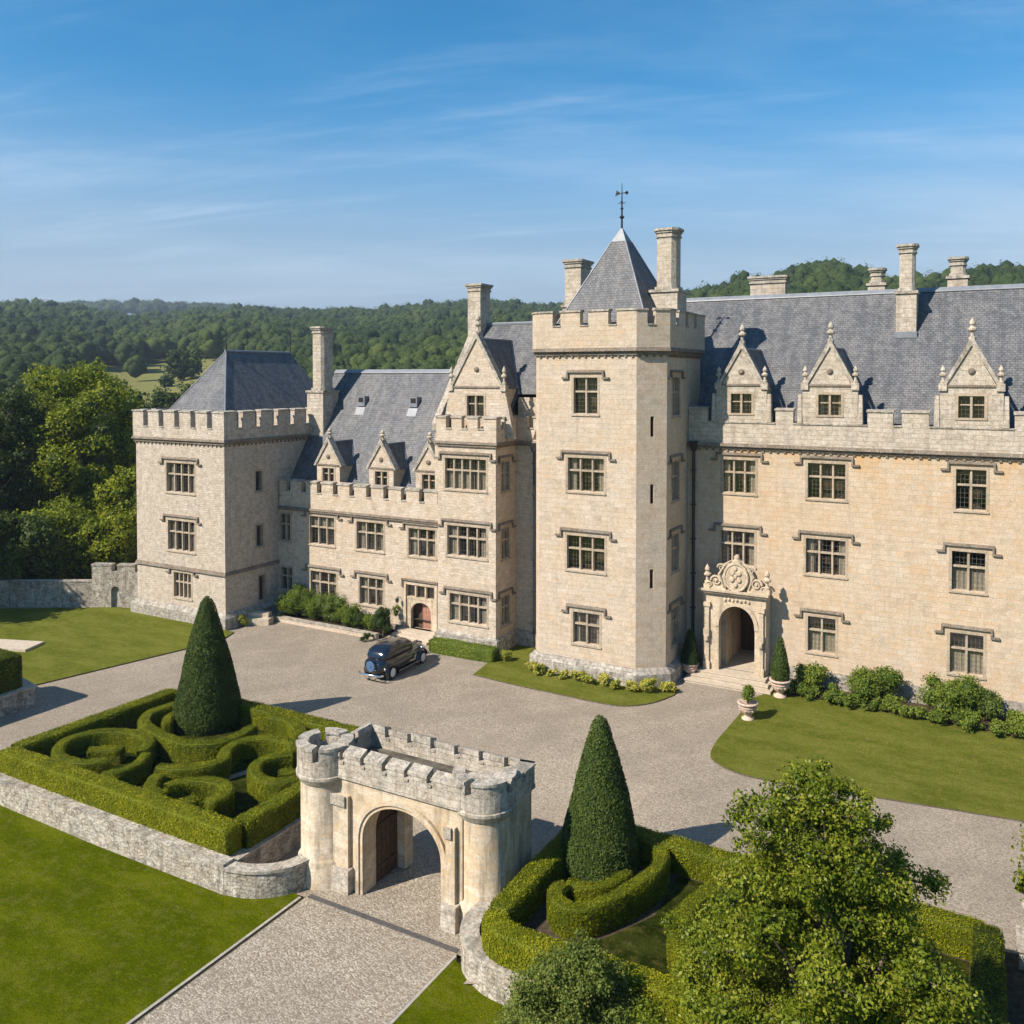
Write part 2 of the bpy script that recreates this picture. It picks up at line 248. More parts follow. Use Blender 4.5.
def gravel(name, c1, c2, c3, scale, tracks=0.5, bs=0.6):
    t = NT(name); P = t.pos()
    v = t.n('ShaderNodeTexVoronoi'); v.inputs['Scale'].default_value = scale; v.inputs['Randomness'].default_value = 1; t.l(t.mapping(P, (0.7, 1.15, 1), (0, 0, 0.3)), v.inputs['Vector'])
    sp = t.n('ShaderNodeSeparateColor'); t.l(v.outputs['Color'], sp.inputs[0])
    c = t.ramp(sp.outputs[0], [(0, c1), (0.45, c2), (1, c3)])
    n = t.noise(P, 0.28, 6, 0.6, 0.5); c = t.mix(t.rng(n, 0.44, 0.60, 0, tracks), c, tuple(x*0.72 for x in c2))
    n3 = t.noise(t.mapping(P, (0.5, 1.0, 1), (0, 0, 0.5)), 3.2, 5, 0.7); c = t.mix(t.rng(n3, 0.47, 0.66, 0, 0.28), c, tuple(x*0.7 for x in c2))
    c = t.mix(t.rng(v.outputs['Distance'], 0.3, 0.75, 0, 0.45), c, tuple(x*0.45 for x in c1))
    wv = t.n('ShaderNodeTexWave'); wv.inputs['Scale'].default_value = 0.16; wv.inputs['Distortion'].default_value = 9; wv.inputs['Detail'].default_value = 3; wv.inputs['Detail Scale'].default_value = 0.25; t.l(t.mapping(P, (1, 1, 1), (0, 0, 0.6)), wv.inputs['Vector'])
    c = t.mix(t.rng(wv.outputs['Fac'], 0.75, 1.0, 0, 0.09), c, tuple(x*0.70 for x in c2)); c = t.mix(t.rng(wv.outputs['Fac'], 0.3, 0.0, 0, 0.05), c, tuple(x*1.12 for x in c3))
    t.col(c); t.bump(t.add(v.outputs['Distance'], -1, 'MULTIPLY'), bs, 0.03); t.b.inputs['Roughness'].default_value = 0.95
    return t.m
M['gravel'] = gravel('court_gravel', (0.215, 0.177, 0.130), (0.325, 0.273, 0.210), (0.44, 0.38, 0.30), 22)
M['setts'] = gravel('drive_setts', (0.205, 0.168, 0.123), (0.315, 0.268, 0.205), (0.54, 0.485, 0.395), 21, 0.35, 0.5)
M['kerb'] = simple('kerb_stone', (0.34, 0.31, 0.26), 0.9, 0, 0.1, 0.25, 5, 0.4)
M['edge'] = simple('lawn_edge_earth', (0.10, 0.082, 0.06), 0.95, 0, 0.1, 0.4, 9, 0.5)
M['step'] = simple('step_stone', (0.46, 0.39, 0.30), 0.9, 0, 0.1, 0.18, 4, 0.3)
M['drain'] = simple('dark_drain_strip', (0.085, 0.08, 0.075), 0.8, 0, 0.2, 0.3, 9, 0.3)
M['lawnhide'] = M['lawn']

# ---------------------------------------------------------------- mesh building
def smooth(a, b, x):
    t = max(0.0, min(1.0, (x-a)/(b-a))); return t*t*(3-2*t)
class MB:
    """collects faces with materials; built as ONE mesh object"""
    def __init__(s, fr=None): s.v = []; s.f = []; s.mi = []; s.fr = fr; s.cur = 0
    def P(s, p): return s.fr(*p) if s.fr else tuple(p)
    def face(s, pts):
        k = len(s.v); s.v += [s.P(p) for p in pts]; s.f.append(tuple(range(k, k+len(pts)))); s.mi.append(s.cur)
    def hexa(s, b, t, bottom=True, top=True, skip=()):
        n = len(b)
        for i in range(n):
            if i in skip: continue
            j = (i+1) % n; s.face([b[i], b[j], t[j], t[i]])
        if top: s.face(list(t))
        if bottom: s.face(list(b)[::-1])
    def box(s, x0, x1, y0, y1, z0, z1, **k):
        if x0 > x1: x0, x1 = x1, x0
        if y0 > y1: y0, y1 = y1, y0
        s.hexa([(x0, y0, z0), (x1, y0, z0), (x1, y1, z0), (x0, y1, z0)], [(x0, y0, z1), (x1, y0, z1), (x1, y1, z1), (x0, y1, z1)], **k)
    def prism(s, poly, z0, z1, **k): s.hexa([(p[0], p[1], z0) for p in poly], [(p[0], p[1], z1) for p in poly], **k)
    def lathe(s, prof, n=16, c=(0, 0, 0), a0=0, a1=2*PI, cap=True):
        full = abs(a1-a0-2*PI) < 1e-6; R = []
        for r, z in prof:
            R.append([(c[0]+r*math.cos(a0+(a1-a0)*i/n), c[1]+r*math.sin(a0+(a1-a0)*i/n), c[2]+z) for i in range(n+(0 if full else 1))])
        m = n if full else n
        for q in range(len(R)-1):
            for i in range(m):
                j = (i+1) % len(R[q]); s.face([R[q][i], R[q][j], R[q+1][j], R[q+1][i]])
        if cap and prof[-1][0] > 1e-4: s.face(R[-1])
        if cap and prof[0][0] > 1e-4: s.face(R[0][::-1])
    def tube(s, pts, rad, n=8):
        pts = [Vector(p) for p in pts]; rs = rad if isinstance(rad, (list, tuple)) else [rad]*len(pts); prev = None
        for i, p in enumerate(pts):
            d = (pts[min(i+1, len(pts)-1)]-pts[max(i-1, 0)]).normalized()
            a = d.orthogonal().normalized() if i == 0 or prev is None else (ua - d*ua.dot(d)).normalized()
            ua = a; b = d.cross(a)
            ring = [tuple(p+(a*math.cos(2*PI*k/n)+b*math.sin(2*PI*k/n))*rs[i]) for k in range(n)]
            if prev:
                for k in range(n): s.face([prev[k], prev[(k+1) % n], ring[(k+1) % n], ring[k]])
            else: s.face(ring[::-1])
            prev = ring
        s.face(prev)
    def build(s, name, mats, parent=None, smooth_=False, label=None, uvc=None):
        me = bpy.data.meshes.new(name)
        o0 = origin(parent) if parent else Vector((0, 0, 0))
        me.from_pydata([Vector(p)-o0 for p in s.v], [], s.f)
        mats = mats if isinstance(mats, (list, tuple)) else [mats]
        for m in mats: me.materials.append(M[m] if isinstance(m, str) else m)
        if len(mats) > 1: me.polygons.foreach_set('material_index', s.mi)
        bm = bmesh.new(); bm.from_mesh(me); bmesh.ops.remove_doubles(bm, verts=bm.verts, dist=1e-4); bmesh.ops.recalc_face_normals(bm, faces=bm.faces)
        uvl = bm.loops.layers.uv.new('UVMap'); Z = Vector((0, 0, 1))
        for f in bm.faces:
            n = f.normal
            if abs(n.z) > 0.97 or n.length < 0.1: t, b = Vector((1, 0, 0)), Vector((0, 1, 0))
            else: t = Z.cross(n).normalized(); b = n.cross(t)
            c = f.calc_center_median()+o0
            for l in f.loops:
                p = l.vert.co+o0
                if uvc and abs(n.z) < 0.8:
                    r = math.hypot(c.x-uvc[0], c.y-uvc[1]); th0 = math.atan2(c.y-uvc[1], c.x-uvc[0]); th = math.atan2(p.y-uvc[1], p.x-uvc[0])
                    dth = (th-th0+PI) % (2*PI)-PI; l[uvl].uv = ((th0+dth)*uvc[2], p.z)
                else: l[uvl].uv = (p.dot(t), p.dot(b))
        bm.to_mesh(me); bm.free()
        if smooth_: me.polygons.foreach_set('use_smooth', [True]*len(me.polygons))
        o = bpy.data.objects.new(name, me); COL.objects.link(o)
        if parent: o.parent = parent
        if label: o['label'] = label
        return o
def origin(o):
    while o.parent: o = o.parent
    return Vector(o.location)
def thing(name, loc, label, cat, group=None):
    o = bpy.data.objects.new(name, None); o.empty_display_size = 0.3; COL.objects.link(o); o.location = loc
    o['label'] = label; o['category'] = cat
    if group: o['group'] = group
    return o
def tag(o, label, cat, group=None):
    o['label'] = label; o['category'] = cat
    if group: o['group'] = group
    return o
def kind(o, k): o['kind'] = k; return o
def copy_tree(o, parent=None):
    c = o.copy(); COL.objects.link(c); c.parent = parent
    for ch in list(o.children): copy_tree(ch, c)
    return c
def fr_front(Y): return lambda u, d, z: (u, Y-d, z)        # wall facing -Y ; d = outwards
def fr_right(X): return lambda u, d, z: (X+d, u, z)         # wall facing +X ; u = world Y
def fr_edge(a, b):                                           # wall along a->b, outwards to the right hand of the walk
    a = Vector(a); b = Vector(b); t = (b-a).normalized(); n = Vector((t.y, -t.x))
    return lambda u, d, z: (a.x+t.x*u+n.x*d, a.y+t.y*u+n.y*d, z)
def wall_grid(m, u0, u1, z0, z1, ops, depth=0.4):
    us = sorted({u0, u1, *[o[0] for o in ops], *[o[1] for o in ops]}); zs = sorted({z0, z1, *[o[2] for o in ops], *[o[3] for o in ops]})
    for i in range(len(us)-1):
        for j in range(len(zs)-1):
            a, b, c, d = us[i], us[i+1], zs[j], zs[j+1]; cu, cz = (a+b)/2, (c+d)/2
            if any(o[0] < cu < o[1] and o[2] < cz < o[3] for o in ops): continue
            m.face([(a, 0, c), (b, 0, c), (b, 0, d), (a, 0, d)])
    for a, b, c, d in ops:
        D = -depth
        m.face([(a, 0, c), (a, D, c), (a, D, d), (a, 0, d)]); m.face([(b, 0, c), (b, D, c), (b, D, d), (b, 0, d)])
        m.face([(a, 0, c), (b, 0, c), (b, D, c), (a, D, c)]); m.face([(a, 0, d), (b, 0, d), (b, D, d), (a, D, d)])
def off_poly(poly, d, closed=True):
    """offset outwards for a counter-clockwise polygon / chain"""
    n = len(poly); out = []
    for i in range(n):
        p = Vector(poly[i])
        a = Vector(poly[i-1]) if (closed or i > 0) else None; b = Vector(poly[(i+1) % n]) if (closed or i < n-1) else None
        ns = []
        if a is not None: t = (p-a).normalized(); ns.append(Vector((t.y, -t.x)))
        if b is not None: t = (b-p).normalized(); ns.append(Vector((t.y, -t.x)))
        if len(ns) == 1: out.append(p+ns[0]*d)
        else:
            q = (ns[0]+ns[1]); q = q/(1+ns[0].dot(ns[1])); out.append(p+q*d)
    return out
def ring_band(m, poly, do, di, z0, z1, closed=True, bottom=True, top=True, slope=0):
    """band following a polygon: outer offset do, inner offset di"""
    A = off_poly(poly, do, closed); B = off_poly(poly, di, closed); T = off_poly(poly, do-slope, closed) if slope else A
    n = len(poly)
    for i in range(n if closed else n-1):
        j = (i+1) % n; a, b, c, d = A[i], A[j], B[j], B[i]; ta, tb = T[i], T[j]
        m.face([(a.x, a.y, z0), (b.x, b.y, z0), (tb.x, tb.y, z1), (ta.x, ta.y, z1)]); m.face([(d.x, d.y, z0), (c.x, c.y, z0), (c.x, c.y, z1), (d.x, d.y, z1)])
        if top: m.face([(ta.x, ta.y, z1), (tb.x, tb.y, z1), (c.x, c.y, z1), (d.x, d.y, z1)])
        if bottom: m.face([(a.x, a.y, z0), (b.x, b.y, z0), (c.x, c.y, z0), (d.x, d.y, z0)])
        if not closed and i == 0: m.face([(a.x, a.y, z0), (ta.x, ta.y, z1), (d.x, d.y, z1), (d.x, d.y, z0)])
        if not closed and i == n-2: m.face([(b.x, b.y, z0), (tb.x, tb.y, z1), (c.x, c.y, z1), (c.x, c.y, z0)])
def parapet(m, poly, z0, zn, z1, th, notches, closed=True, cop=0.06, cz=0.15, jag=0.04, out=0.0, slp=0.05):
    """crenellated parapet. notches: per edge list of (s0, s1) in metres from the edge start. material 0 wall, 1 coping"""
    A = off_poly(poly, out, closed); n = len(poly)
    m.cur = 0; ring_band(m, poly, out, out-th, z0, zn, closed, bottom=True)
    for i in range(n if closed else n-1):
        j = (i+1) % n; a = Vector(A[i]); b = Vector(A[j]); Ln = (b-a).length; t = (b-a).normalized()
        cuts = sorted(notches[i] if i < len(notches) else [])
        segs = []; s = 0.0; ms = True
        for c0, c1 in cuts: segs.append((s, c0, ms, False)); s = c1; ms = False
        segs.append((s, Ln, ms, True))
        for s0, s1, m0, m1 in segs:
            if s1-s0 < 0.05: continue
            for (do, di, za, zb, e, mi) in ((out, out-th, zn, z1-cz, 0, 0), (out+cop, out-th-cop, z1-cz, z1, cop*0.8, 1)):
                m.cur = mi; O = off_poly(poly, do, closed); I = off_poly(poly, di, closed); nn = Vector((t.y, -t.x))
                jz = jag*(random.random()-0.5)
                def pt(off, s, mit, vert): 
                    if mit and vert is not None: return Vector(vert)
                    return a+t*s+nn*(off-out)
                o0 = pt(do, s0-e, m0, O[i] if (m0 and (closed or i > 0)) else None); o1 = pt(do, s1+e, m1, O[j] if (m1 and (closed or i < n-2)) else None)
                i1 = pt(di, s1+e, m1, I[j] if (m1 and (closed or i < n-2)) else None); i0 = pt(di, s0-e, m0, I[i] if (m0 and (closed or i > 0)) else None)
                sk = []
                if m1 and (closed or i < n-2): sk.append(1)
                if m0 and (closed or i > 0): sk.append(3)
                m.hexa([(p.x, p.y, za) for p in (o0, o1, i1, i0)], [(p.x, p.y, zb+jz*(mi)-(slp if (mi and k_ < 2) else 0)) for k_, p in enumerate((o0, o1, i1, i0))], bottom=(mi == 1), skip=sk)
        for c0, c1 in cuts:     # sloping sill stone in each gap
            m.cur = 1; nn = Vector((t.y, -t.x)); e = 0.002
            p = [a+t*(c0+e)+nn*0.05, a+t*(c1-e)+nn*0.05, a+t*(c1-e)-nn*(th+0.03), a+t*(c0+e)-nn*(th+0.03)]
            m.hexa([(q.x, q.y, zn+0.003) for q in p], [(q.x, q.y, zn+0.08) for q in p])
    m.cur = 0
def even_notches(L, n, w, first=None, last=None):
    """n gaps of width w with equal merlons"""
    if n == 0: return []
    s = (L-n*w)/(n+1); return [((i+1)*s+i*w, (i+1)*s+(i+1)*w) for i in range(n)]
def dentils(m, fr, u0, u1, z0, z1, w=0.13, gap=0.27, d=0.08):
    u = u0; sv = m.fr; m.fr = fr; z0 = z1-0.13
    while u+w <= u1: m.box(u, u+w, 0.0, d, z0, z1); u += w+gap
    m.fr = sv

# ---------------------------------------------------------------- windows
def window(root, fr, u0, u1, z0, z1, lights=3, transom=True, hood=True, curtain=None, name='window', sill=True, mat='dressed'):
    """stone mullioned window filling an opening u0..u1, z0..z1 of a wall in frame fr"""
    m = MB(fr); b = 0.09; pr = 0.012
    m.box(u0-b, u0+0.05, -0.30, pr, z0-0.02, z1+b); m.box(u1-0.05, u1+b, -0.30, pr, z0-0.02, z1+b)
    m.box(u0+0.05, u1-0.05, -0.30, pr, z1-0.04, z1+b)
    if sill: m.hexa([(u0-b, -0.30, z0-0.14), (u1+b, -0.30, z0-0.14), (u1+b, 0.07, z0-0.14), (u0-b, 0.07, z0-0.14)], [(u0-b, -0.30, z0+0.02), (u1+b, -0.30, z0+0.02), (u1+b, 0.07, z0-0.06), (u0-b, 0.07, z0-0.06)])
    iw = (u1-u0-0.1); mw = 0.15
    for i in range(1, lights):
        c = u0+0.05+iw*i/lights; m.hexa([(c-mw/2, -0.26, z0), (c-0.045, -0.09, z0), (c+0.045, -0.09, z0), (c+mw/2, -0.26, z0)], [(c-mw/2, -0.26, z1), (c-0.045, -0.09, z1), (c+0.045, -0.09, z1), (c+mw/2, -0.26, z1)])
    if transom:
        zt = z0+(z1-z0)*0.60; m.box(u0+0.05, u1-0.05, -0.255, -0.10, zt-0.05, zt+0.05)
    w = m.build(name, mat, root)
    g = MB(fr); g.face([(u0+0.02, -0.255, z0), (u1-0.02, -0.255, z0), (u1-0.02, -0.255, z1), (u0+0.02, -0.255, z1)]); g.build('pane', 'glass', w)
    if hood:
        h = MB(fr); e = 0.36; hz = z1+0.24; t = 0.10
        h.hexa([(u0-e, 0, hz), (u1+e, 0, hz), (u1+e, 0.13, hz), (u0-e, 0.13, hz)], [(u0-e, 0, hz+t+0.04), (u1+e, 0, hz+t+0.04), (u1+e, 0.10, hz+t), (u0-e, 0.10, hz+t)])
        for sgn, ue in ((-1, u0-e), (1, u1+e)):
            h.box(min(ue, ue-sgn*t), max(ue, ue-sgn*t), 0, 0.125, hz-0.36, hz-0.003)
            h.box(min(ue, ue+sgn*0.30), max(ue, ue+sgn*0.30), 0, 0.135, hz-0.36, hz-0.26)
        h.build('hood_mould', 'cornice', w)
    if curtain is None: curtain = random.choice([0, 1, 1, 2, 3])
    if curtain:
        def drape(a, b2, za, zb):
            c = MB(fr)
            q = int(max(4, (b2-a)/0.07))
            for i in range(q):
                x0, x1 = a+(b2-a)*i/q, a+(b2-a)*(i+1)/q; y0 = -0.33+0.025*math.sin(i*2.1); y1 = -0.33+0.025*math.sin((i+1)*2.1)
                c.face([(x0, y0, za), (x1, y1, za), (x1, y1, zb), (x0, y0, zb)])
            c.build('curtain', 'curtain', w)
        W_ = u1-u0
        if curtain in (1, 3): drape(u0+0.05, u0+W_*0.2, z0, z1); drape(u1-W_*0.2, u1-0.05, z0, z1)
        if curtain == 2: drape(u0+0.05, u1-0.05, z0+(z1-z0)*0.62, z1)
        if curtain == 4: drape(u0+0.05, u1-0.05, z0, z0+(z1-z0)*0.6)
    return w
def finial(m, x, y, z, h, r=0.16):
    m.lathe([(r, 0), (r, h*0.12), (r*0.55, h*0.16), (r*0.5, h*0.35), (r*1.25, h*0.42), (r*1.35, h*0.5), (r*0.8, h*0.56), (r*0.55, h*0.62), (r*0.95, h*0.7), (r*0.8, h*0.8), (r*0.3, h*0.92), (0.001, h)], 8, (x, y, z), cap=False)
def chimney(root, x0, x1, y0, y1, zb, zt, zw=None, ww=0.18, cut=0.0, pots=0, mat='weathered', lead=False):
    m = MB()
    def fp(e, c=cut):
        a, b, p, q = x0-e, x1+e, y0-e, y1+e
        if c <= 0: return [(a, p), (b, p), (b, q), (a, q)]
        c2 = c+e*0.4; return [(a+c2, p), (b-c2, p), (b, p+c2), (b, q-c2), (b-c2, q), (a+c2, q), (a, q-c2), (a, p+c2)]
    if zw:
        m.prism(fp(ww, 0), zb, zw, top=False); lo = fp(ww, 0) if cut <= 0 else None
        m.cur = 1; m.prism(fp(ww+0.09, 0), zw, zw+0.16); m.prism(fp(ww*0.4+0.02), zw+0.163, zw+0.34); m.cur = 0
        m.prism(fp(0), zw+0.343, zt-0.5, top=False, bottom=False)
    else: m.prism(fp(0), zb, zt-0.5, top=False, bottom=False)
    m.cur = 1; m.prism(fp(0.07), zt-0.5, zt-0.40); m.prism(fp(0.03), zt-0.397, zt-0.25); m.prism(fp(0.10), zt-0.247, zt-0.14); m.prism(fp(0.17), zt-0.137, zt); m.cur = 0
    o = m.build('chimney', [mat, 'coping'], root)
    if lead:
        l = MB(); l.box(x0-ww-0.05, x1+ww+0.05, y0-ww-0.14, y0-ww-0.003, zb-0.1, zb+0.25); l.build('flashing', 'lead', o)
    return o

# ================================================================= THE CASTLE
castle = thing('castle', (-20, 48, 0), 'long cream stone castle with battlemented towers, mullioned windows and steep slate roofs', 'castle')
def walls(name, mat, segs, label=None):
    """segs: (frame, u0, u1, z0, z1, openings)"""
    m = MB()
    for fr, u0, u1, z0, z1, ops in segs: m.fr = fr; wall_grid(m, u0, u1, z0, z1, ops)
    m.fr = None
    return m.build(name, mat, castle, label=label)
def op(w): return (w[0], w[1], w[2], w[3])
# --- corner tower (left)
LT = [(-54.4, 42.3), (-45.6, 42.3), (-45.6, 56.5), (-54.4, 56.5)]
f = fr_front(42.3); g = fr_right(-45.6)
wf = [(-51.3, -48.4, 8.9, 10.95, 4), (-51.2, -48.45, 4.85, 6.95, 4), (-50.65, -48.85, 1.6, 3.35, 4)]
ws = [(45.05, 45.75, 8.95, 10.35, 1), (45.1, 45.8, 5.05, 6.55, 1), (45.3, 46.0, 1.2, 3.0, 1)]
walls('tower_wall', 'rubble', [(f, -54.4, -45.6, -0.5, 12.5, [op(w) for w in wf]), (g, 42.3, 56.5, -0.5, 12.5, [op(w) for w in ws]),
      (lambda u, d, z: (-54.4-d, u, z), 42.3, 56.5, -0.5, 12.5, []), (lambda u, d, z: (u, 56.5+d, z), -54.4, -45.6, -0.5, 12.5, [])], 'pale rubble wall of the far left corner tower')
for i, w in enumerate(wf): window(castle, f, *w, hood=True, curtain=(3, 1, 4)[i], mat='dressed')
for w in ws: window(castle, g, *w, transom=False, hood=False, curtain=0)
m = MB(); ring_band(m, LT, 0.12, -0.1, 12.32, 12.5); m.cur = 0; ring_band(m, LT, 0.24, -0.1, 12.503, 12.66, slope=0.05)
dentils(m, f, -54.4, -45.6, 12.12, 12.32); dentils(m, g, 42.3, 56.5, 12.12, 12.32)
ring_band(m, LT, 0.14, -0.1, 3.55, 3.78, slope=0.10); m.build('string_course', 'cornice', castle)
m = MB(); parapet(m, LT, 12.66, 13.35, 14.6, 0.4, [even_notches(9.1, 5, 0.5), even_notches(14.5, 8, 0.55), even_notches(9.1, 5, 0.5), even_notches(14.5, 8, 0.55)], out=0.14)
m.build('parapet', ['rubble', 'coping'], castle)
m = MB(); ring_band(m, LT, 0.35, -0.1, -0.5, 0.75, top=False); ring_band(m, LT, 0.35, -0.1, 0.75, 1.05, slope=0.33, bottom=False); m.build('plinth', 'plinth', castle)
m = MB(); m.face([(-54.0, 42.7, 13.0), (-46.0, 42.7, 13.0), (-46.0, 56.1, 13.0), (-54.0, 56.1, 13.0)]); m.build('tower_leads', 'lead', castle)
def hip_roof(name, x0, x1, y0, y1, z0, ridge, mat='slate', flare=0.0):
    (ax, ay, az), (bx, by, bz) = ridge; m = MB()
    m.face([(x0, y0, z0), (x1, y0, z0), (ax, ay, az)]) if ax == bx else m.face([(x0, y0, z0), (x1, y0, z0), (bx, by, bz), (ax, ay, az)])
    m.face([(x1, y0, z0), (x1, y1, z0), (bx, by, bz), (ax, ay, az)] if ax == bx else [(x1, y0, z0), (x1, y1, z0), (bx, by, bz)])
    m.face([(x1, y1, z0), (x0, y1, z0), (bx, by, bz)] if ax == bx else [(x1, y1, z0), (x0, y1, z0), (ax, ay, az), (bx, by, bz)])
    m.face([(x0, y1, z0), (x0, y0, z0), (ax, ay, az), (bx, by, bz)] if ax == bx else [(x0, y1, z0), (x0, y0, z0), (ax, ay, az)])
    return m.build(name, mat, castle)
r = hip_roof('roof', -53.9, -46.4, 43.1, 55.9, 13.05, ((-50.5, 47.1, 18.75), (-50.5, 53.8, 18.75)))
m = MB(); m.tube([(-50.5, 47.0, 18.77), (-50.5, 53.9, 18.77)], 0.10, 6)
for c in ((-53.9, 43.1), (-46.4, 43.1)): m.tube([(-50.5, 47.1, 18.76), (c[0], c[1], 13.07)], 0.05, 5)
m.build('ridge_lead', 'lead', r)
for y in (47.1, 53.8):
    m = MB(); m.tube([(-50.5, y, 18.8), (-50.5, y, 19.9), (-50.5, y, 20.6)], [0.06, 0.035, 0.01], 6); m.lathe([(0.01, -0.12), (0.11, 0), (0.01, 0.12)], 8, (-50.5, y, 19.6), cap=False); m.build('roof_finial', 'iron', r)
# --- left range
YL = 47.3; q = YL/48.0
def sc(x, z, r=q): return x*r, 17+(z-17)*r
def scw(w, r=q): x0, z0 = sc(w[0], w[2], r); x1, z1 = sc(w[1], w[3], r); return (x0, x1, z0, z1, w[4])
f = fr_front(YL)
lw = [scw(w) for w in [(-46.2, -45.1, 5.05, 7.0, 2), (-43.36, -41.0, 5.05, 7.05, 3), (-39.12, -36.73, 5.05, 7.0, 3), (-34.74, -32.51, 5.05, 6.9, 3),
      (-46.1, -44.95, 1.45, 3.1, 2), (-43.3, -40.84, 1.15, 3.15, 3), (-38.88, -36.75, 1.3, 3.2, 3)]]
dx0, dx1 = -34.45, -32.1
door_op = (dx0, dx1, 0.42, 3.35)
walls('wing_wall', 'wing', [(f, -45.6, -31.15, -0.5, 7.55, [op(w) for w in lw]+[door_op])], 'cream rubble wall of the low left range')
for i, w in enumerate(lw): window(castle, f, *w, hood=(w[4] == 3), curtain=(0, 2, 1, 3, 0, 1, 3)[i])
m = MB(); ch = [(-45.45, YL), (-31.2, YL)]
ring_band(m, ch, 0.16, -0.1, 7.42, 7.55, False); ring_band(m, ch, 0.22, -0.1, 7.553, 7.68, False, slope=0.05); m.build('string_course', 'cornice', castle)
m = MB(); nt = [(x, x+0.42) for x in np.arange(0.62, 13.6, 1.44)]
parapet(m, ch, 7.68, 8.72, 9.62, 0.36, [nt], closed=False, out=0.06); m.build('parapet', ['wing', 'coping'], castle)
m = MB(); m.box(-45.3, -34.7, YL-0.12, YL, -0.5, 0.55); m.build('plinth', 'plinth', castle)
# doorway under the lights
m = MB(f); b = 0.16
m.box(dx0-b, dx0+0.06, -0.42, 0.05, 0.3, 3.5); m.box(dx1-0.06, dx1+b, -0.42, 0.05, 0.3, 3.5); m.box(dx0+0.06, dx1-0.06, -0.42, 0.05, 3.3, 3.5)
m.box(dx0+0.06, dx1-0.06, -0.30, -0.02, 2.36, 2.5)
for k in (1, 2):
    c = dx0+(dx1-dx0)*k/3; m.box(c-0.06, c+0.06, -0.28, -0.03, 2.5, 3.3)
def arch_slab(m, u0, u1, z0, z1, a0, a1, zs, rise, d0, d1, n=14, soffit=True):
    """slab u0..u1, z0..z1, front at d1 and back at d0, with an arched opening a0..a1"""
    cx, hw = (a0+a1)/2, (a1-a0)/2
    pts = [(cx-hw*math.cos(PI*i/n), zs+rise*math.sin(PI*i/n)**0.92 if 0 < i < n else zs) for i in range(n+1)]
    for d in (d1, d0):
        m.face([(u0, d, z0), (a0, d, z0), (a0, d, zs), (u0, d, zs)]); m.face([(a1, d, z0), (u1, d, z0), (u1, d, zs), (a1, d, zs)])
        m.face([(u0, d, zs), (a0, d, zs), (a0, d, z1), (u0, d, z1)]); m.face([(a1, d, zs), (u1, d, zs), (u1, d, z1), (a1, d, z1)])
        for i in range(n): m.face([(pts[i][0], d, pts[i][1]), (pts[i+1][0], d, pts[i+1][1]), (pts[i+1][0], d, z1), (pts[i][0], d, z1)])
    for i in range(n): m.face([(pts[i][0], d1, pts[i][1]), (pts[i+1][0], d1, pts[i+1][1]), (pts[i+1][0], d0, pts[i+1][1]), (pts[i][0], d0, pts[i][1])])
    for a in (a0, a1): m.face([(a, d1, z0), (a, d0, z0), (a, d0, zs), (a, d1, zs)])
    m.face([(u0, d1, z1), (u1, d1, z1), (u1, d0, z1), (u0, d0, z1)])
    for a in (u0, u1): m.face([(a, d1, z0), (a, d0, z0), (a, d0, z1), (a, d1, z1)])
    return pts
arch_slab(m, dx0+0.06, dx1-0.06, 0.42, 2.357, dx0+0.38, dx1-0.36, 1.45, 0.72, -0.34, -0.05)
dw = m.build('doorway', 'carved', castle, label='arched side doorway under three small lights')
m = MB(f); m.face([(dx0+0.1, -0.24, 2.5), (dx1-0.1, -0.24, 2.5), (dx1-0.1, -0.24, 3.3), (dx0+0.1, -0.24, 3.3)]); m.build('pane', 'glass', dw)
m = MB(f); m.box(dx0-0.25, dx1+0.25, 0, 0.15, 3.56, 3.68); m.box(dx0-0.25, dx0-0.15, 0, 0.14, 3.1, 3.557); m.build('hood_mould', 'cornice', dw)
m = MB(f); m.box(dx0+0.3, dx0+1.05, -0.62, -0.55, 0.42, 2.3); m.build('door_leaf', 'wood', dw)
m = MB(f); m.box(dx0+1.10, dx1-0.3, -0.47, -0.40, 0.42, 2.3)
for k in range(4): m.box(dx0+1.14+k*0.21, dx0+1.17+k*0.21, -0.40, -0.385, 0.45, 2.2)
m.build('door_leaf', 'pinkwood', dw, label='faded pinkish red door leaf')
m = MB(f); m.tube([(dx0-0.42, 0.0, 2.35), (dx0-0.42, 0.3, 2.45)], 0.025, 5); m.lathe([(0.02, -0.2), (0.1, -0.12), (0.13, 0.08), (0.03, 0.18)], 8, (dx0-0.42, 0.34, 2.25)); m.build('wall_lantern', 'iron', castle)
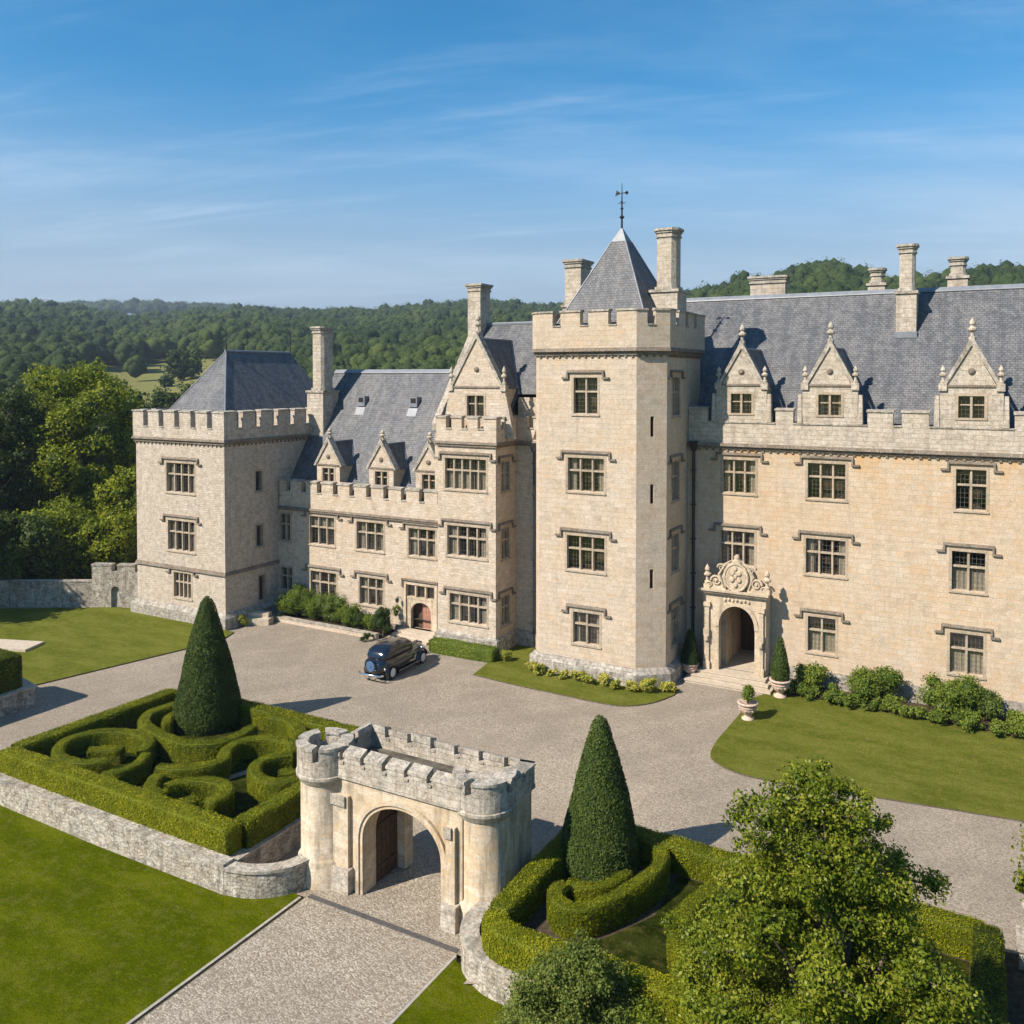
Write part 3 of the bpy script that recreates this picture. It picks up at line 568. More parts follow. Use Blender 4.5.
def gable_roof(name, x0, x1, ye, yr, ze, zr, yb=None, zb=None, mat='slate'):
    """ridge along X. front eave (ye, ze), ridge (yr, zr), rear eave mirrored"""
    yb = yb if yb is not None else 2*yr-ye; zb = zb if zb is not None else ze
    m = MB()
    n = 1
    m.face([(x0, ye, ze), (x1, ye, ze), (x1, yr, zr), (x0, yr, zr)]); m.face([(x0, yb, zb), (x1, yb, zb), (x1, yr, zr), (x0, yr, zr)])
    m.face([(x0, ye, ze), (x0, yr, zr), (x0, yb, zb)]); m.face([(x1, ye, ze), (x1, yr, zr), (x1, yb, zb)])
    r = m.build(name, mat, castle)
    l = MB(); l.hexa([(x0, yr-0.22, zr-0.20), (x1, yr-0.22, zr-0.20), (x1, yr, zr+0.02), (x0, yr, zr+0.02)], [(x0, yr-0.2, zr-0.14), (x1, yr-0.2, zr-0.14), (x1, yr, zr+0.07), (x0, yr, zr+0.07)])
    l.hexa([(x0, yr, zr+0.02), (x1, yr, zr+0.02), (x1, yr+0.22, zr-0.20), (x0, yr+0.22, zr-0.20)], [(x0, yr, zr+0.07), (x1, yr, zr+0.07), (x1, yr+0.2, zr-0.14), (x0, yr+0.2, zr-0.14)])
    l.build('ridge_lead', 'lead', r)
    return r
RL = gable_roof('roof', -45.6, -32.3, 47.95, 53.6, 8.6, 17.35)
def ryl(y): return 8.6+(y-47.95)*(17.35-8.6)/(53.6-47.95)
m = MB(); m.face([(-45.6, YL+0.3, 8.55), (-31.2, YL+0.3, 8.55), (-31.2, 48.0, 8.62), (-45.6, 48.0, 8.62)]); m.build('gutter', 'lead', castle)
def dormer(cx, Y, zb, zsh, zap, hw, depth_y, win, pins=True, wide=None, mat='wing', roofz=None, fin=1.0, curtain=0, pinh=0.9, emb=True):
    """stone gabled dormer facing -Y: wall from zb to shoulders zsh, apex zap, half width hw"""
    m = MB(); w = wide or hw; th = 0.35
    op_ = (cx+win[0], cx+win[1], win[2], win[3]); fr = fr_front(Y); m.fr = fr
    wall_grid(m, cx-w, cx+w, zb, zsh, [op_], 0.3)
    m.face([(cx-hw, 0, zsh), (cx+hw, 0, zsh), (cx, 0, zap)])
    for a in (-1, 1):
        m.face([(cx+a*w, 0, zb), (cx+a*w, -th, zb), (cx+a*w, -th, zsh), (cx+a*w, 0, zsh)])
        m.face([(cx+a*w, 0, zsh), (cx+a*w, -th, zsh), (cx+a*hw, -th, zsh), (cx+a*hw, 0, zsh)]) if w > hw else None
    m.face([(cx-w, -th, zsh), (cx-hw, -th, zsh), (cx, -th, zap), (cx+hw, -th, zsh), (cx+w, -th, zsh), (cx+w, -th, op_[3]+.05), (cx-w, -th, op_[3]+.05)])
    o = m.build('dormer', mat, castle)
    # coping along the rakes
    m = MB(fr); t = 0.16; L_ = math.hypot(hw, zap-zsh); nx, nz = (zap-zsh)/L_, hw/L_
    for a in (-1, 1):
        p0 = (cx+a*(hw+0.10), zsh-0.10); p1 = (cx, zap+0.12/ nz*0.6)
        q0 = (p0[0]+a*nx*t, p0[1]+nz*t*0.6); q1 = (cx, p1[1]+t/nz*0.9)
        m.hexa([(p0[0], 0.09, p0[1]), (p1[0], 0.09, p1[1]-t), (p1[0], -th-0.08, p1[1]-t), (p0[0], -th-0.08, p0[1])],
               [(q0[0], 0.09, q0[1]), (q1[0], 0.09, q1[1]), (q1[0], -th-0.08, q1[1]), (q0[0], -th-0.08, q0[1])])
    m.build('coping', 'coping', o)
    m = MB(fr); m.box(cx-hw+0.02, cx+hw-0.02, 0.0, 0.07, zsh-0.06, zsh+0.05)
    if emb:
        m.lathe([(0.17, 0.0), (0.17, 0.04), (0.10, 0.07), (0.05, 0.1)], 10, (0, 0, 0)) if False else None
        rr = 0.17; cz_ = zsh+(zap-zsh)*0.36
        ring = [(cx+rr*math.cos(k*PI/5), 0.05, cz_+rr*math.sin(k*PI/5)) for k in range(10)]; ring2 = [(cx+rr*0.5*math.cos(k*PI/5), 0.11, cz_+rr*0.5*math.sin(k*PI/5)) for k in range(10)]
        base = [(p[0], 0.0, p[2]) for p in ring]
        for k in range(10): j = (k+1) % 10; m.face([base[k], base[j], ring[j], ring[k]]); m.face([ring[k], ring[j], ring2[j], ring2[k]])
        m.face(ring2)
    m.build('moulding', 'cornice', o)
    m = MB(); finial(m, cx, Y+0.17, zap+0.25, fin, 0.17); m.build('finial', 'weathered', o, smooth_=False)
    if pins:
        for a in (-1, 1):
            m = MB(); x = cx+a*(w-0.13 if w > hw+0.15 else hw+0.22); m.box(x-0.19, x+0.19, Y-0.11, Y+0.28, zsh-0.25, zsh+0.12); finial(m, x, Y+0.08, zsh+0.12, pinh, 0.14)
            m.build('pinnacle', 'weathered', o)
    # little slate roof running back
    m = MB(); ry = depth_y
    zr = zap-0.05; ze = zsh-0.12; e = hw+0.02
    yb_r = ry(zr); yb_e = ry(ze)
    m.face([(cx, Y+th, zr), (cx, yb_r+0.05, zr), (cx+e, yb_e+0.05, ze), (cx+e, Y+th, ze)]); m.face([(cx, Y+th, zr), (cx, yb_r+0.05, zr), (cx-e, yb_e+0.05, ze), (cx-e, Y+th, ze)])
    m.cur = 1
    for a in (-1, 1):
        yw = ry(zb+0.1); m.face([(cx+a*(e-0.06), Y+0.3, zb), (cx+a*(e-0.06), ry(zb), zb), (cx+a*(e-0.06), yb_e+0.02, ze), (cx+a*(e-0.06), Y+0.3, ze)])
    m.cur = 2; m.tube([(cx, Y+th, zr+0.03), (cx, yb_r, zr+0.03)], 0.07, 6)
    for a in (1,): m.tube([(cx, yb_r-0.02, zr+0.04), (cx+a*e, yb_e-0.02, ze+0.04)], 0.055, 5)
    m.build('dormer_roof', ['slate', mat, 'lead'], o)
    # window (sub-part): frame with its pane and curtain in one mesh
    w_ = MB(fr); u0, u1, z0, z1 = op_
    w_.box(u0-0.1, u0+0.04, -0.26, 0.02, z0, z1+0.1); w_.box(u1-0.04, u1+0.1, -0.26, 0.02, z0, z1+0.1); w_.box(u0+0.04, u1-0.04, -0.26, 0.02, z1-0.03, z1+0.1); w_.box(u0-0.1, u1+0.1, -0.26, 0.05, z0-0.1, z0-0.002)
    c = (u0+u1)/2; w_.box(c-0.055, c+0.055, -0.24, -0.03, z0, z1-0.03)
    zt = z0+(z1-z0)*0.58; w_.box(u0+0.04, c-0.055, -0.23, -0.13, zt-0.03, zt+0.03); w_.box(c+0.055, u1-0.04, -0.23, -0.13, zt-0.03, zt+0.03)
    w_.cur = 1; w_.face([(u0, -0.2, z0), (u1, -0.2, z0), (u1, -0.2, z1), (u0, -0.2, z1)])
    w_.cur = 2; w_.box(u0-0.08, u1+0.08, -0.62, -0.58, z0-0.1, z1+0.08)  # dark backing board, painted as the unlit room behind the pane
    if curtain: w_.cur = 3; w_.box(u0, u0+0.2, -0.36, -0.33, z0, z1); w_.box(u1-0.2, u1, -0.36, -0.33, z0, z1)
    w_.build('window', ['dressed', 'glass', 'dark', 'curtain'], o)
    return o
def inv(ye, ze, yr, zr): return lambda z: ye+(z-ze)*(yr-ye)/(zr-ze)
for cx in (-41.35, -36.75, -32.9):
    dormer(cx, YL+0.45, 8.7, 10.75, 12.35, 1.02, inv(47.95, 8.6, 53.6, 17.35), (-0.55, 0.55, 9.55, 10.55), pins=False, fin=0.75, mat='wing')
for cx in (-41.7, -37.0):     # small lead vents on the roof
    m = MB(); yv = 51.9; zv = ryl(yv); m.box(cx-0.32, cx+0.32, yv-0.1, yv+0.62, zv, zv+0.72, bottom=False); m.cur = 1; m.box(cx-0.22, cx+0.22, yv-0.115, yv-0.103, zv+0.28, zv+0.62)
    m.cur = 0; m.face([(cx-0.4, yv-0.46, ryl(yv-0.5)+0.05), (cx+0.4, yv-0.46, ryl(yv-0.5)+0.05), (cx+0.4, yv-0.1, ryl(yv-0.1)+0.07), (cx-0.4, yv-0.1, ryl(yv-0.1)+0.07)])
    m.build('roof_vent', ['lead', 'dark'], RL)
chimney(castle, -45.5, -44.4, 50.7, 52.0, 11.5, 20.6, 15.7, 0.22, 0.18)
# --- projecting bay with a big gable
YB = 46.3; rb = YB/46.9; f = fr_front(YB); BX0, BX1 = -31.2, -27.0; g = fr_right(BX1)
bw = [scw(w, rb) for w in [(-31.1, -28.0, 9.86, 11.82, 5), (-30.95, -27.98, 5.66, 7.58, 4), (-30.78, -27.95, 1.5, 3.28, 4)]]
sw = [(46.95, 48.0, 9.9, 11.7, 2), (46.95, 48.0, 5.7, 7.6, 2), (46.95, 48.0, 1.6, 3.4, 2)]
YM = 48.8; fm = fr_front(YM)
mw_ = [(-25.0, -24.1, 9.9, 11.9, 1), (-25.0, -24.1, 5.8, 8.0, 1), (-25.0, -24.1, 1.8, 3.9, 1)]
walls('bay_wall', 'wing', [(f, BX0, BX1, -0.5, 12.85, [op(w) for w in bw]), (g, YB, YM, -0.5, 12.85, [op(w) for w in sw]),
      (lambda u, d, z: (BX0-d, u, z), YB, 48.2, -0.5, 12.85, []), (fm, BX1, -23.6, -0.5, 12.85, [op(w) for w in mw_]),
      (lambda u, d, z: (-32.3-d, u, z), 47.6, 58, 6, 13.6, []), (fr_front(47.6), -32.3, -27.0, 7.4, 13.9, []), (fr_front(49.1), -27.0, -23.6, 12, 15.6, [])], 'cream stone wall of the projecting bay')
for i, w in enumerate(bw): window(castle, f, *w, hood=True if i else True, curtain=(4, 3, 1)[i])
for i, w in enumerate(sw): window(castle, g, *w, hood=True, curtain=0)
for i, w in enumerate(mw_): window(castle, fm, *w, hood=False, curtain=1)
bch = [(BX0, 48.2), (BX0, YB), (BX1, YB), (BX1, YM), (-23.7, YM)]
m = MB(); ring_band(m, bch, 0.12, -0.1, 12.6, 12.75, False); ring_band(m, bch, 0.2, -0.1, 12.753, 12.9, False, slope=0.05)
m.build('string_course', 'cornice', castle)
m = MB(); parapet(m, bch, 12.9, 13.65, 14.5, 0.34, [[], even_notches(4.2, 3, 0.42), even_notches(2.5, 2, 0.4), even_notches(3.2, 2, 0.4)], closed=False, out=0.08)
m.build('parapet', ['wing', 'coping'], castle)
m = MB(); ring_band(m, bch, 0.16, -0.1, -0.5, 0.85, False, top=False); ring_band(m, bch, 0.16, -0.1, 0.85, 1.02, False, bottom=False, slope=0.15); m.build('plinth', 'plinth', castle)
m = MB(); m.face([(BX0, YB+0.3, 13.1), (BX1, YB+0.3, 13.1), (BX1, 49, 13.1), (BX0, 49, 13.1)]); m.face([(BX1, YM+0.2, 13.1), (-23.6, YM+0.2, 13.1), (-23.6, 49.6, 13.1), (BX1, 49.6, 13.1)]); m.build('bay_leads', 'lead', castle)
RIDGE = (52.6, 20.45); EAVE = (47.6, 13.8)
sl = (RIDGE[1]-EAVE[1])/(RIDGE[0]-EAVE[0])
m = MB()
m.face([(-32.1, EAVE[0], EAVE[1]), (-27.0, EAVE[0], EAVE[1]), (-27.0, RIDGE[0], RIDGE[1]), (-32.1, RIDGE[0], RIDGE[1])])
m.face([(-27.0, 49.1, EAVE[1]+1.5*sl), (-23.6, 49.1, EAVE[1]+1.5*sl), (-23.6, RIDGE[0], RIDGE[1]), (-27.0, RIDGE[0], RIDGE[1])])
m.face([(-32.1, 57.6, 13.8), (-23.6, 57.6, 13.8), (-23.6, RIDGE[0], RIDGE[1]), (-32.1, RIDGE[0], RIDGE[1])])
rr_ = m.build('roof', 'slate', castle)
m = MB(); m.tube([(-32.1, RIDGE[0], RIDGE[1]+0.02), (-23.6, RIDGE[0], RIDGE[1]+0.02)], 0.12, 6); m.build('ridge_lead', 'lead', rr_)
m = MB()   # stone gable end above the low roof, with its raised coping
xg = -32.3
m.hexa([(xg, EAVE[0], EAVE[1]-0.3), (xg, RIDGE[0], RIDGE[1]-0.3), (xg, 57.6, 13.5), (xg, 52.6, 12)], [(xg+0.3, EAVE[0], EAVE[1]-0.3), (xg+0.3, RIDGE[0], RIDGE[1]-0.3), (xg+0.3, 57.6, 13.5), (xg+0.3, 52.6, 12)])
m.cur = 1
for ya, za, yb, zb in ((EAVE[0]-0.25, EAVE[1]-0.35, RIDGE[0], RIDGE[1]), (57.85, 13.45, RIDGE[0], RIDGE[1])):
    m.hexa([(xg-0.08, ya, za), (xg-0.08, yb, zb-0.31), (xg+0.38, yb, zb-0.31), (xg+0.38, ya, za)], [(xg-0.08, ya, za+0.45), (xg-0.08, yb, zb+0.3), (xg+0.38, yb, zb+0.3), (xg+0.38, ya, za+0.45)])
m.build('gable_end', ['wing', 'coping'], castle)
dormer(-28.95, 47.3, 13.1, 16.25, 19.3, 1.75, inv(EAVE[0], EAVE[1], RIDGE[0], RIDGE[1]), (-0.75, 0.55, 14.45, 15.75), pins=True, wide=2.05, mat='wing', fin=1.3, pinh=1.2)
m = MB(fr_front(47.3)); 
for a in (-1, 1): m.hexa([(-28.95+a*2.05, -0.35, 13.1), (-28.95+a*2.65, -0.35, 13.1), (-28.95+a*2.65, -0.003, 13.1), (-28.95+a*2.05, -0.003, 13.1)], [(-28.95+a*2.05, -0.35, 15.7), (-28.95+a*2.1, -0.35, 15.7), (-28.95+a*2.1, -0.003, 15.7), (-28.95+a*2.05, -0.003, 15.7)])
m.build('gable_shoulder', 'weathered', castle)
dormer(-24.2, 49.0, 13.1, 15.1, 16.4, 0.75, inv(EAVE[0], EAVE[1], RIDGE[0], RIDGE[1]), (-0.4, 0.4, 14.0, 14.9), pins=False, fin=0.6, mat='wing')
chimney(castle, -32.35, -31.35, 51.7, 53.0, 18.5, 23.2, None, 0.1, 0.0)
chimney(castle, -24.75, -23.65, 51.2, 52.7, 15, 24.3, 21.3, 0.12, 0.0)
# --- the great tower
TW = [(-23.9, 45.65), (-23.55, 45.3), (-17.6, 45.3), (-16.25, 46.35), (-16.25, 52.3), (-23.9, 52.3)]
f = fr_front(45.3); g = fr_right(-16.25); fc = fr_edge(TW[2], TW[3]); Lc = (Vector(TW[3])-Vector(TW[2])).length
tw = [(-21.4, -19.85, 14.85, 16.9, 2), (-21.75, -19.45, 10.5, 12.4, 3), (-21.8, -19.4, 6.05, 8.0, 3), (-21.4, -19.7, 1.9, 3.7, 2)]
ts = [(47.2, 48.5, 14.75, 16.9, 2), (47.2, 48.5, 10.0, 12.2, 2), (47.2, 48.5, 6.0, 8.1, 2), (47.2, 48.5, 1.9, 4.0, 2)]
sl_ = [(Lc*0.46, Lc*0.46+0.2, 13.65, 14.75), (Lc*0.46, Lc*0.46+0.2, 10.0, 11.05), (Lc*0.46, Lc*0.46+0.2, 5.35, 6.4)]
walls('tower_wall', 'tower', [(f, -23.55, -17.6, -0.5, 18.4, [op(w) for w in tw]), (fc, 0, Lc, -0.5, 18.4, sl_), (g, 46.35, 52.3, -0.5, 18.4, [op(w) for w in ts]),
      (fr_edge(TW[0], TW[1]), 0, (Vector(TW[1])-Vector(TW[0])).length, -0.5, 18.4, []), (lambda u, d, z: (-23.9-d, u, z), 45.65, 52.3, -0.5, 18.4, []), (lambda u, d, z: (u, 52.3+d, z), -23.9, -16.25, -0.5, 18.4, [])], 'smooth pale ashlar wall of the tall central tower')
for i, w in enumerate(tw): window(castle, f, *w, curtain=(0, 3, 0, 1)[i])
for i, w in enumerate(ts): window(castle, g, *w, curtain=0)
for s_ in sl_:
    m = MB(fc); m.box(s_[0]-0.01, s_[1]+0.01, -0.42, -0.3, s_[2]-0.01, s_[3]+0.01); m.build('arrow_slit', 'dark', castle)  # dark block closing the slit, painted as its unlit depth
m = MB(); ring_band(m, TW, 0.12, -0.1, 18.1, 18.3); ring_band(m, TW, 0.28, -0.1, 18.303, 18.5, slope=0.06)
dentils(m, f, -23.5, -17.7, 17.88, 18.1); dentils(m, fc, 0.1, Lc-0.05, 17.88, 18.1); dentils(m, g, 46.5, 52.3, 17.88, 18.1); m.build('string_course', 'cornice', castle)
m = MB(); parapet(m, TW, 18.5, 19.7, 20.65, 0.42, [[], [(1.05, 1.55), (2.75, 3.25), (4.45, 4.95)], [(0.6, 1.05)], [(0.95, 1.45), (2.6, 3.1), (4.2, 4.7)], even_notches(7.6, 4, 0.5), even_notches(6.6, 3, 0.5)], out=0.2)
m.build('parapet', ['tower', 'coping'], castle)
m = MB(); ring_band(m, TW, 0.36, -0.1, -0.5, 0.72, top=False); ring_band(m, TW, 0.36, -0.1, 0.72, 1.0, slope=0.30, bottom=False); m.build('plinth', 'plinth', castle)
m = MB(); m.face([(-23.7, 45.7, 19.3), (-17.8, 45.7, 19.3), (-16.4, 46.6, 19.3), (-16.4, 52.1, 19.3), (-23.7, 52.1, 19.3)]); m.build('tower_leads', 'lead', castle)
ap = (-19.95, 48.9, 25.7); m = MB(); c4 = [(-23.2, 46.0), (-17.15, 46.0), (-16.75, 51.8), (-23.2, 51.8)]
tz = 19.35
def lerp(a, b, t): return tuple(a[i]+(b[i]-a[i])*t for i in range(len(a)))
c3 = [(p[0], p[1], tz) for p in c4]; up_ = [lerp(c, ap, 0.86) for c in c3]
for i in range(4): j = (i+1) % 4; m.face([c3[i], c3[j], up_[j], up_[i]])
m.cur = 1; up2 = [(p[0]+(p[0]-ap[0])*0.06, p[1]+(p[1]-ap[1])*0.06, p[2]-0.02) for p in up_]
for i in range(4): m.face([up2[i], up2[(i+1) % 4], ap])
for i in range(4): m.tube([up_[i], c3[i]], 0.045, 5)
rt = m.build('roof', ['slate', 'lead'], castle)
m = MB(); x, y, z = ap; m.tube([(x, y, z-0.1), (x, y, z+1.3), (x, y, z+2.55)], [0.07, 0.05, 0.015], 6)
m.lathe([(0.01, -0.16), (0.16, 0), (0.01, 0.16)], 8, (x, y, z+0.55), cap=False); m.lathe([(0.01, -0.1), (0.11, 0), (0.01, 0.1)], 8, (x, y, z+1.05), cap=False)
m.box(x-0.22, x+0.22, y-0.02, y+0.02, z+1.35, z+1.39); m.box(x-0.02, x+0.02, y-0.22, y+0.22, z+1.40, z+1.44)
m.box(x-0.30, x+0.36, y-0.02, y+0.02, z+1.92, z+1.97); m.hexa([(x-0.42, y-0.02, z+1.8), (x-0.14, y-0.02, z+1.9), (x-0.14, y+0.02, z+1.9), (x-0.42, y+0.02, z+1.8)], [(x-0.34, y-0.02, z+2.14), (x-0.16, y-0.02, z+2.02), (x-0.16, y+0.02, z+2.02), (x-0.34, y+0.02, z+2.14)])
m.lathe([(0.01, -0.12), (0.12, 0), (0.01, 0.12)], 8, (x+0.3, y, z+1.95), cap=False)
m.build('weather_vane', 'iron', castle)
chimney(castle, -17.75, -16.6, 48.6, 49.8, 19.3, 25.35, 21.7, 0.22, 0.22, mat='weathered')
# --- right range
YR = 50.0; f = fr_front(YR); RX1 = 12.0
rw = [(-14.24, -12.30, 10.35, 12.25, 3), (-9.56, -7.53, 10.33, 12.27, 3), (-2.34, -0.89, 10.24, 12.3, 2), (4.9, 6.4, 10.24, 12.3, 2),
      (-14.33, -12.33, 6.25, 8.2, 3), (-9.63, -7.49, 6.21, 8.16, 3), (-2.48, -0.89, 6.14, 8.15, 2), (4.9, 6.4, 6.14, 8.15, 2),
      (-9.49, -7.96, 1.95, 3.9, 2), (-2.52, -0.92, 1.91, 4.0, 2), (4.9, 6.4, 1.91, 4.0, 2)]
walls('wing_wall', 'ashlar', [(f, -16.25, RX1, -0.5, 13.0, [op(w) for w in rw]+[(-13.9, -11.95, 0.0, 3.9)]), (fr_right(RX1), 50, 64, -0.5, 14.0, []), (lambda u, d, z: (u, 64+d, z), -16.25, RX1, -0.5, 14.0, [])], 'honey coloured ashlar wall of the right range')
for i, w in enumerate(rw): window(castle, f, *w, curtain=(1, 0, 0, 1, 1, 3, 4, 0, 4, 4, 0)[i])
dX = (-13.15, -8.4, -1.65, 5.6); dW = 1.5
ch = [(-16.2, YR), (RX1, YR)]
m = MB(); ring_band(m, ch, 0.12, -0.1, 12.82, 12.97, False); ring_band(m, ch, 0.26, -0.1, 12.973, 13.15, False, slope=0.06); dentils(m, f, -16.0, RX1, 12.64, 12.82); m.build('string_course', 'cornice', castle)
notch = []
s0 = 16.2
for c in dX: notch += [(c-dW+s0-0.42, c-dW+s0-0.02), (c+dW+s0+0.02, c+dW+s0+0.42)]
notch += [(x+s0, x+s0+0.5) for x in (-5.35, 1.2, 2.9, 8.6, 10.2)]
m = MB(); 
# the parapet gives way to the dormers: cut it there by treating each dormer as one wide gap
cuts = sorted([(c-dW+s0-0.40, c+dW+s0+0.40) for c in dX]+[(x+s0, x+s0+0.42) for x in (-5.25, 1.6, 8.6, 10.2)])
parapet(m, ch, 13.15, 14.3, 15.2, 0.38, [cuts], closed=False, out=0.06)
m.build('parapet', ['weathered', 'coping'], castle)
invR = inv(50.9, 14.1, 57.0, 22.0)
for i, c in enumerate(dX):
    dormer(c, YR-0.08, 14.38, 16.45, 18.5, 1.12, invR, (-0.62, 0.62, 14.85, 15.98), pins=True, wide=1.42, mat='weathered', fin=1.15, pinh=0.95, curtain=i % 2)
    for a in (-1, 1):
        m = MB(); xx = c+a*1.55; m.hexa([(xx-0.13, YR-0.14, 14.38), (xx+0.13, YR-0.14, 14.38), (xx+0.13, YR+0.2, 14.38), (xx-0.13, YR+0.2, 14.38)], [(xx-0.09, YR-0.1, 15.95), (xx+0.09, YR-0.1, 15.95), (xx+0.09, YR+0.2, 15.95), (xx-0.09, YR+0.2, 15.95)])
        m.build('buttress', 'weathered', castle)
RR = gable_roof('roof', -22.5, RX1, 50.75, 57.0, 13.9, 22.0)
m = MB(); m.face([(-16.2, 50.2, 13.85), (RX1, 50.2, 13.85), (RX1, 50.9, 13.93), (-16.2, 50.9, 13.93)]); m.build('gutter', 'lead', castle)
chimney(castle, -5.55, -4.75, 55.0, 55.9, 19.2, 24.4, 21.6, 0.13, 0.14, lead=True)
chimney(castle, -15.3, -13.0, 60.2, 61.0, 17, 23.6, None); chimney(castle, -7.7, -7.0, 60.0, 60.8, 17, 23.7, 22.6, 0.15, 0.12); chimney(castle, -3.2, -2.4, 60.0, 60.9, 17, 24.1, 22.8, 0.15, 0.14)
m = MB(); m.box(-16.2, RX1, YR-0.16, YR, -0.5, 0.95, top=False); m.hexa([(-16.2, YR-0.16, 0.95), (RX1, YR-0.16, 0.95), (RX1, YR, 0.95), (-16.2, YR, 0.95)], [(-16.2, YR-0.02, 1.1), (RX1, YR-0.02, 1.1), (RX1, YR, 1.1), (-16.2, YR, 1.1)]); 
m = MB(); m.box(-11.2, RX1, YR-0.16, YR, -0.5, 0.95); m.build('plinth', 'plinth', castle)
for X, Y, zt in ((-15.85, 49.85, 13.0), (-25.6, 48.65, 12.6)):
    m = MB(); m.tube([(X, Y, 0), (X, Y, zt)], 0.085, 8); m.hexa([(X-0.12, Y-0.12, zt-0.35), (X+0.12, Y-0.12, zt-0.35), (X+0.12, Y+0.12, zt-0.35), (X-0.12, Y+0.12, zt-0.35)], [(X-0.25, Y-0.2, zt+0.2), (X+0.25, Y-0.2, zt+0.2), (X+0.25, Y+0.13, zt+0.2), (X-0.25, Y+0.13, zt+0.2)])
    for z in np.arange(1.5, zt, 2.0): m.box(X-0.13, X+0.13, Y-0.1, Y+0.15, z, z+0.06)
    m.build('downpipe', 'iron', castle)
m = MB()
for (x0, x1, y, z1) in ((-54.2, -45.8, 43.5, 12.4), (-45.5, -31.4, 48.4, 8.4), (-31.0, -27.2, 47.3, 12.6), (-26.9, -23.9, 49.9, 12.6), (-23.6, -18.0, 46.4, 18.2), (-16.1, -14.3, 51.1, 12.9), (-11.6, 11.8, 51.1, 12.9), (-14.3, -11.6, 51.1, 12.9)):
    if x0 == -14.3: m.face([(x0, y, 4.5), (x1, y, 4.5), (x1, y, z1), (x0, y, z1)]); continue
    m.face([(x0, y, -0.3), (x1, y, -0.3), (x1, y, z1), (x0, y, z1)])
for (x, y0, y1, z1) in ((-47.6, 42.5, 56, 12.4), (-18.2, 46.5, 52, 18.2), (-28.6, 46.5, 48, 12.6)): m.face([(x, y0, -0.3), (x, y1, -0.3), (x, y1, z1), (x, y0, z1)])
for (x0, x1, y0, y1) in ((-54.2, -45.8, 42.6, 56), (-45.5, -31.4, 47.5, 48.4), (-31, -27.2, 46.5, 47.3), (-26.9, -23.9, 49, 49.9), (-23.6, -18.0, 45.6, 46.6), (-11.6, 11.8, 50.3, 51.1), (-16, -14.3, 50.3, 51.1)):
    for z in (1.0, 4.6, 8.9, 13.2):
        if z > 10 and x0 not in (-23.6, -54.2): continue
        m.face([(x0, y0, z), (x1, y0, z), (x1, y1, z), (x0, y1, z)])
m.build('room_walls', 'room', castle)  # dark sheets added behind the windows to stand for dim rooms
# --- porch
px0, px1, YP = -14.95, -11.45, 48.9; f = fr_front(YP)
m = MB(f); arch_slab(m, px0, px1, 0.0, 4.75, -14.05, -12.05, 2.95, 1.22, -0.45, 0.0, 18)
m.fr = None
for xs in (px0, px1-0.4): m.box(xs, xs+0.4, YP+0.453, YR-0.003, 0, 4.745)
m.box(px0+0.02, px1-0.02, YP+0.02, YR-0.01, 4.753, 4.80)
porch = m.build('porch', 'carved', castle, label='carved stone entrance porch with a round arch')
for a, b_ in ((px0+0.06, px0+0.42), (px1-0.42, px1-0.06)):
    m = MB(f)
    m.box(a, b_, 0.0, 0.16, 0.0, 0.9); m.box(a+0.05, b_-0.05, 0.0, 0.12, 0.9, 4.0); m.box(a-0.02, b_+0.02, 0.0, 0.18, 4.0, 4.25)
    m.box(a+0.02, b_-0.02, 0.0, 0.22, 2.35, 2.75); m.box(a+0.08, b_-0.08, 0.12, 0.28, 2.1, 2.35)
    m.build('pilaster', 'carved', porch)
m = MB(f)
n = 18; cxp, hwp = -13.05, 1.0
for k in range(n):
    def ap_(i, e): return (cxp-(hwp+e)*math.cos(PI*i/n), 2.95+(1.22+e)*math.sin(PI*i/n)**0.92 if 0 < i < n else 2.95)
    a, b_, c_, d_ = ap_(k, 0.0), ap_(k+1, 0.0), ap_(k+1, 0.2), ap_(k, 0.2)
    m.hexa([(p[0], 0.003, p[1]) for p in (a, b_, c_, d_)], [(p[0], 0.07, p[1]) for p in (a, b_, c_, d_)])
for k in range(7):
    u = cxp-0.66+k*0.22; m.lathe([(0.08, 0), (0.09, 0.08), (0.02, 0.15)], 6, (u, 0.03, 4.42+0.04*(k % 2)))
m.build('archivolt', 'carved', porch)
m = MB(f); m.box(px0-0.1, px1+0.1, -0.4, 0.22, 4.80, 4.93); m.box(px0-0.2, px1+0.2, -0.5, 0.34, 4.933, 5.05); m.build('cornice', 'carved', porch)
m = MB(f)   # scrolled pediment with a blank oval shield
for k in range(14):
    t0, t1 = k/14, (k+1)/14
    for a in (-1, 1):
        def cur(t): return (cxp+a*(1.75-1.15*t), 5.05+1.15*t**1.6+0.08*math.sin(t*9))
        (ua, za), (ub, zb) = cur(t0), cur(t1); m.hexa([(ua, -0.3, 5.05), (ub, -0.3, 5.05), (ub, 0.12, 5.05), (ua, 0.12, 5.05)], [(ua, -0.3, za+0.12), (ub, -0.3, zb+0.12), (ub, 0.12, zb+0.12), (ua, 0.12, za+0.12)])
def disc(m, u, z, ru, rz, d0, d1, n=16, dome=0.6):
    A = [(u+ru*math.cos(2*PI*k/n), d0, z+rz*math.sin(2*PI*k/n)) for k in range(n)]; B = [(u+ru*math.cos(2*PI*k/n), d1, z+rz*math.sin(2*PI*k/n)) for k in range(n)]
    C_ = [(u+ru*dome*math.cos(2*PI*k/n), d1+0.05, z+rz*dome*math.sin(2*PI*k/n)) for k in range(n)]
    for k in range(n): j = (k+1) % n; m.face([A[k], A[j], B[j], B[k]]); m.face([B[k], B[j], C_[j], C_[k]])
    m.face(C_); m.face(A[::-1])
disc(m, cxp, 5.82, 0.62, 0.72, -0.2, 0.2, 20, 0.85)
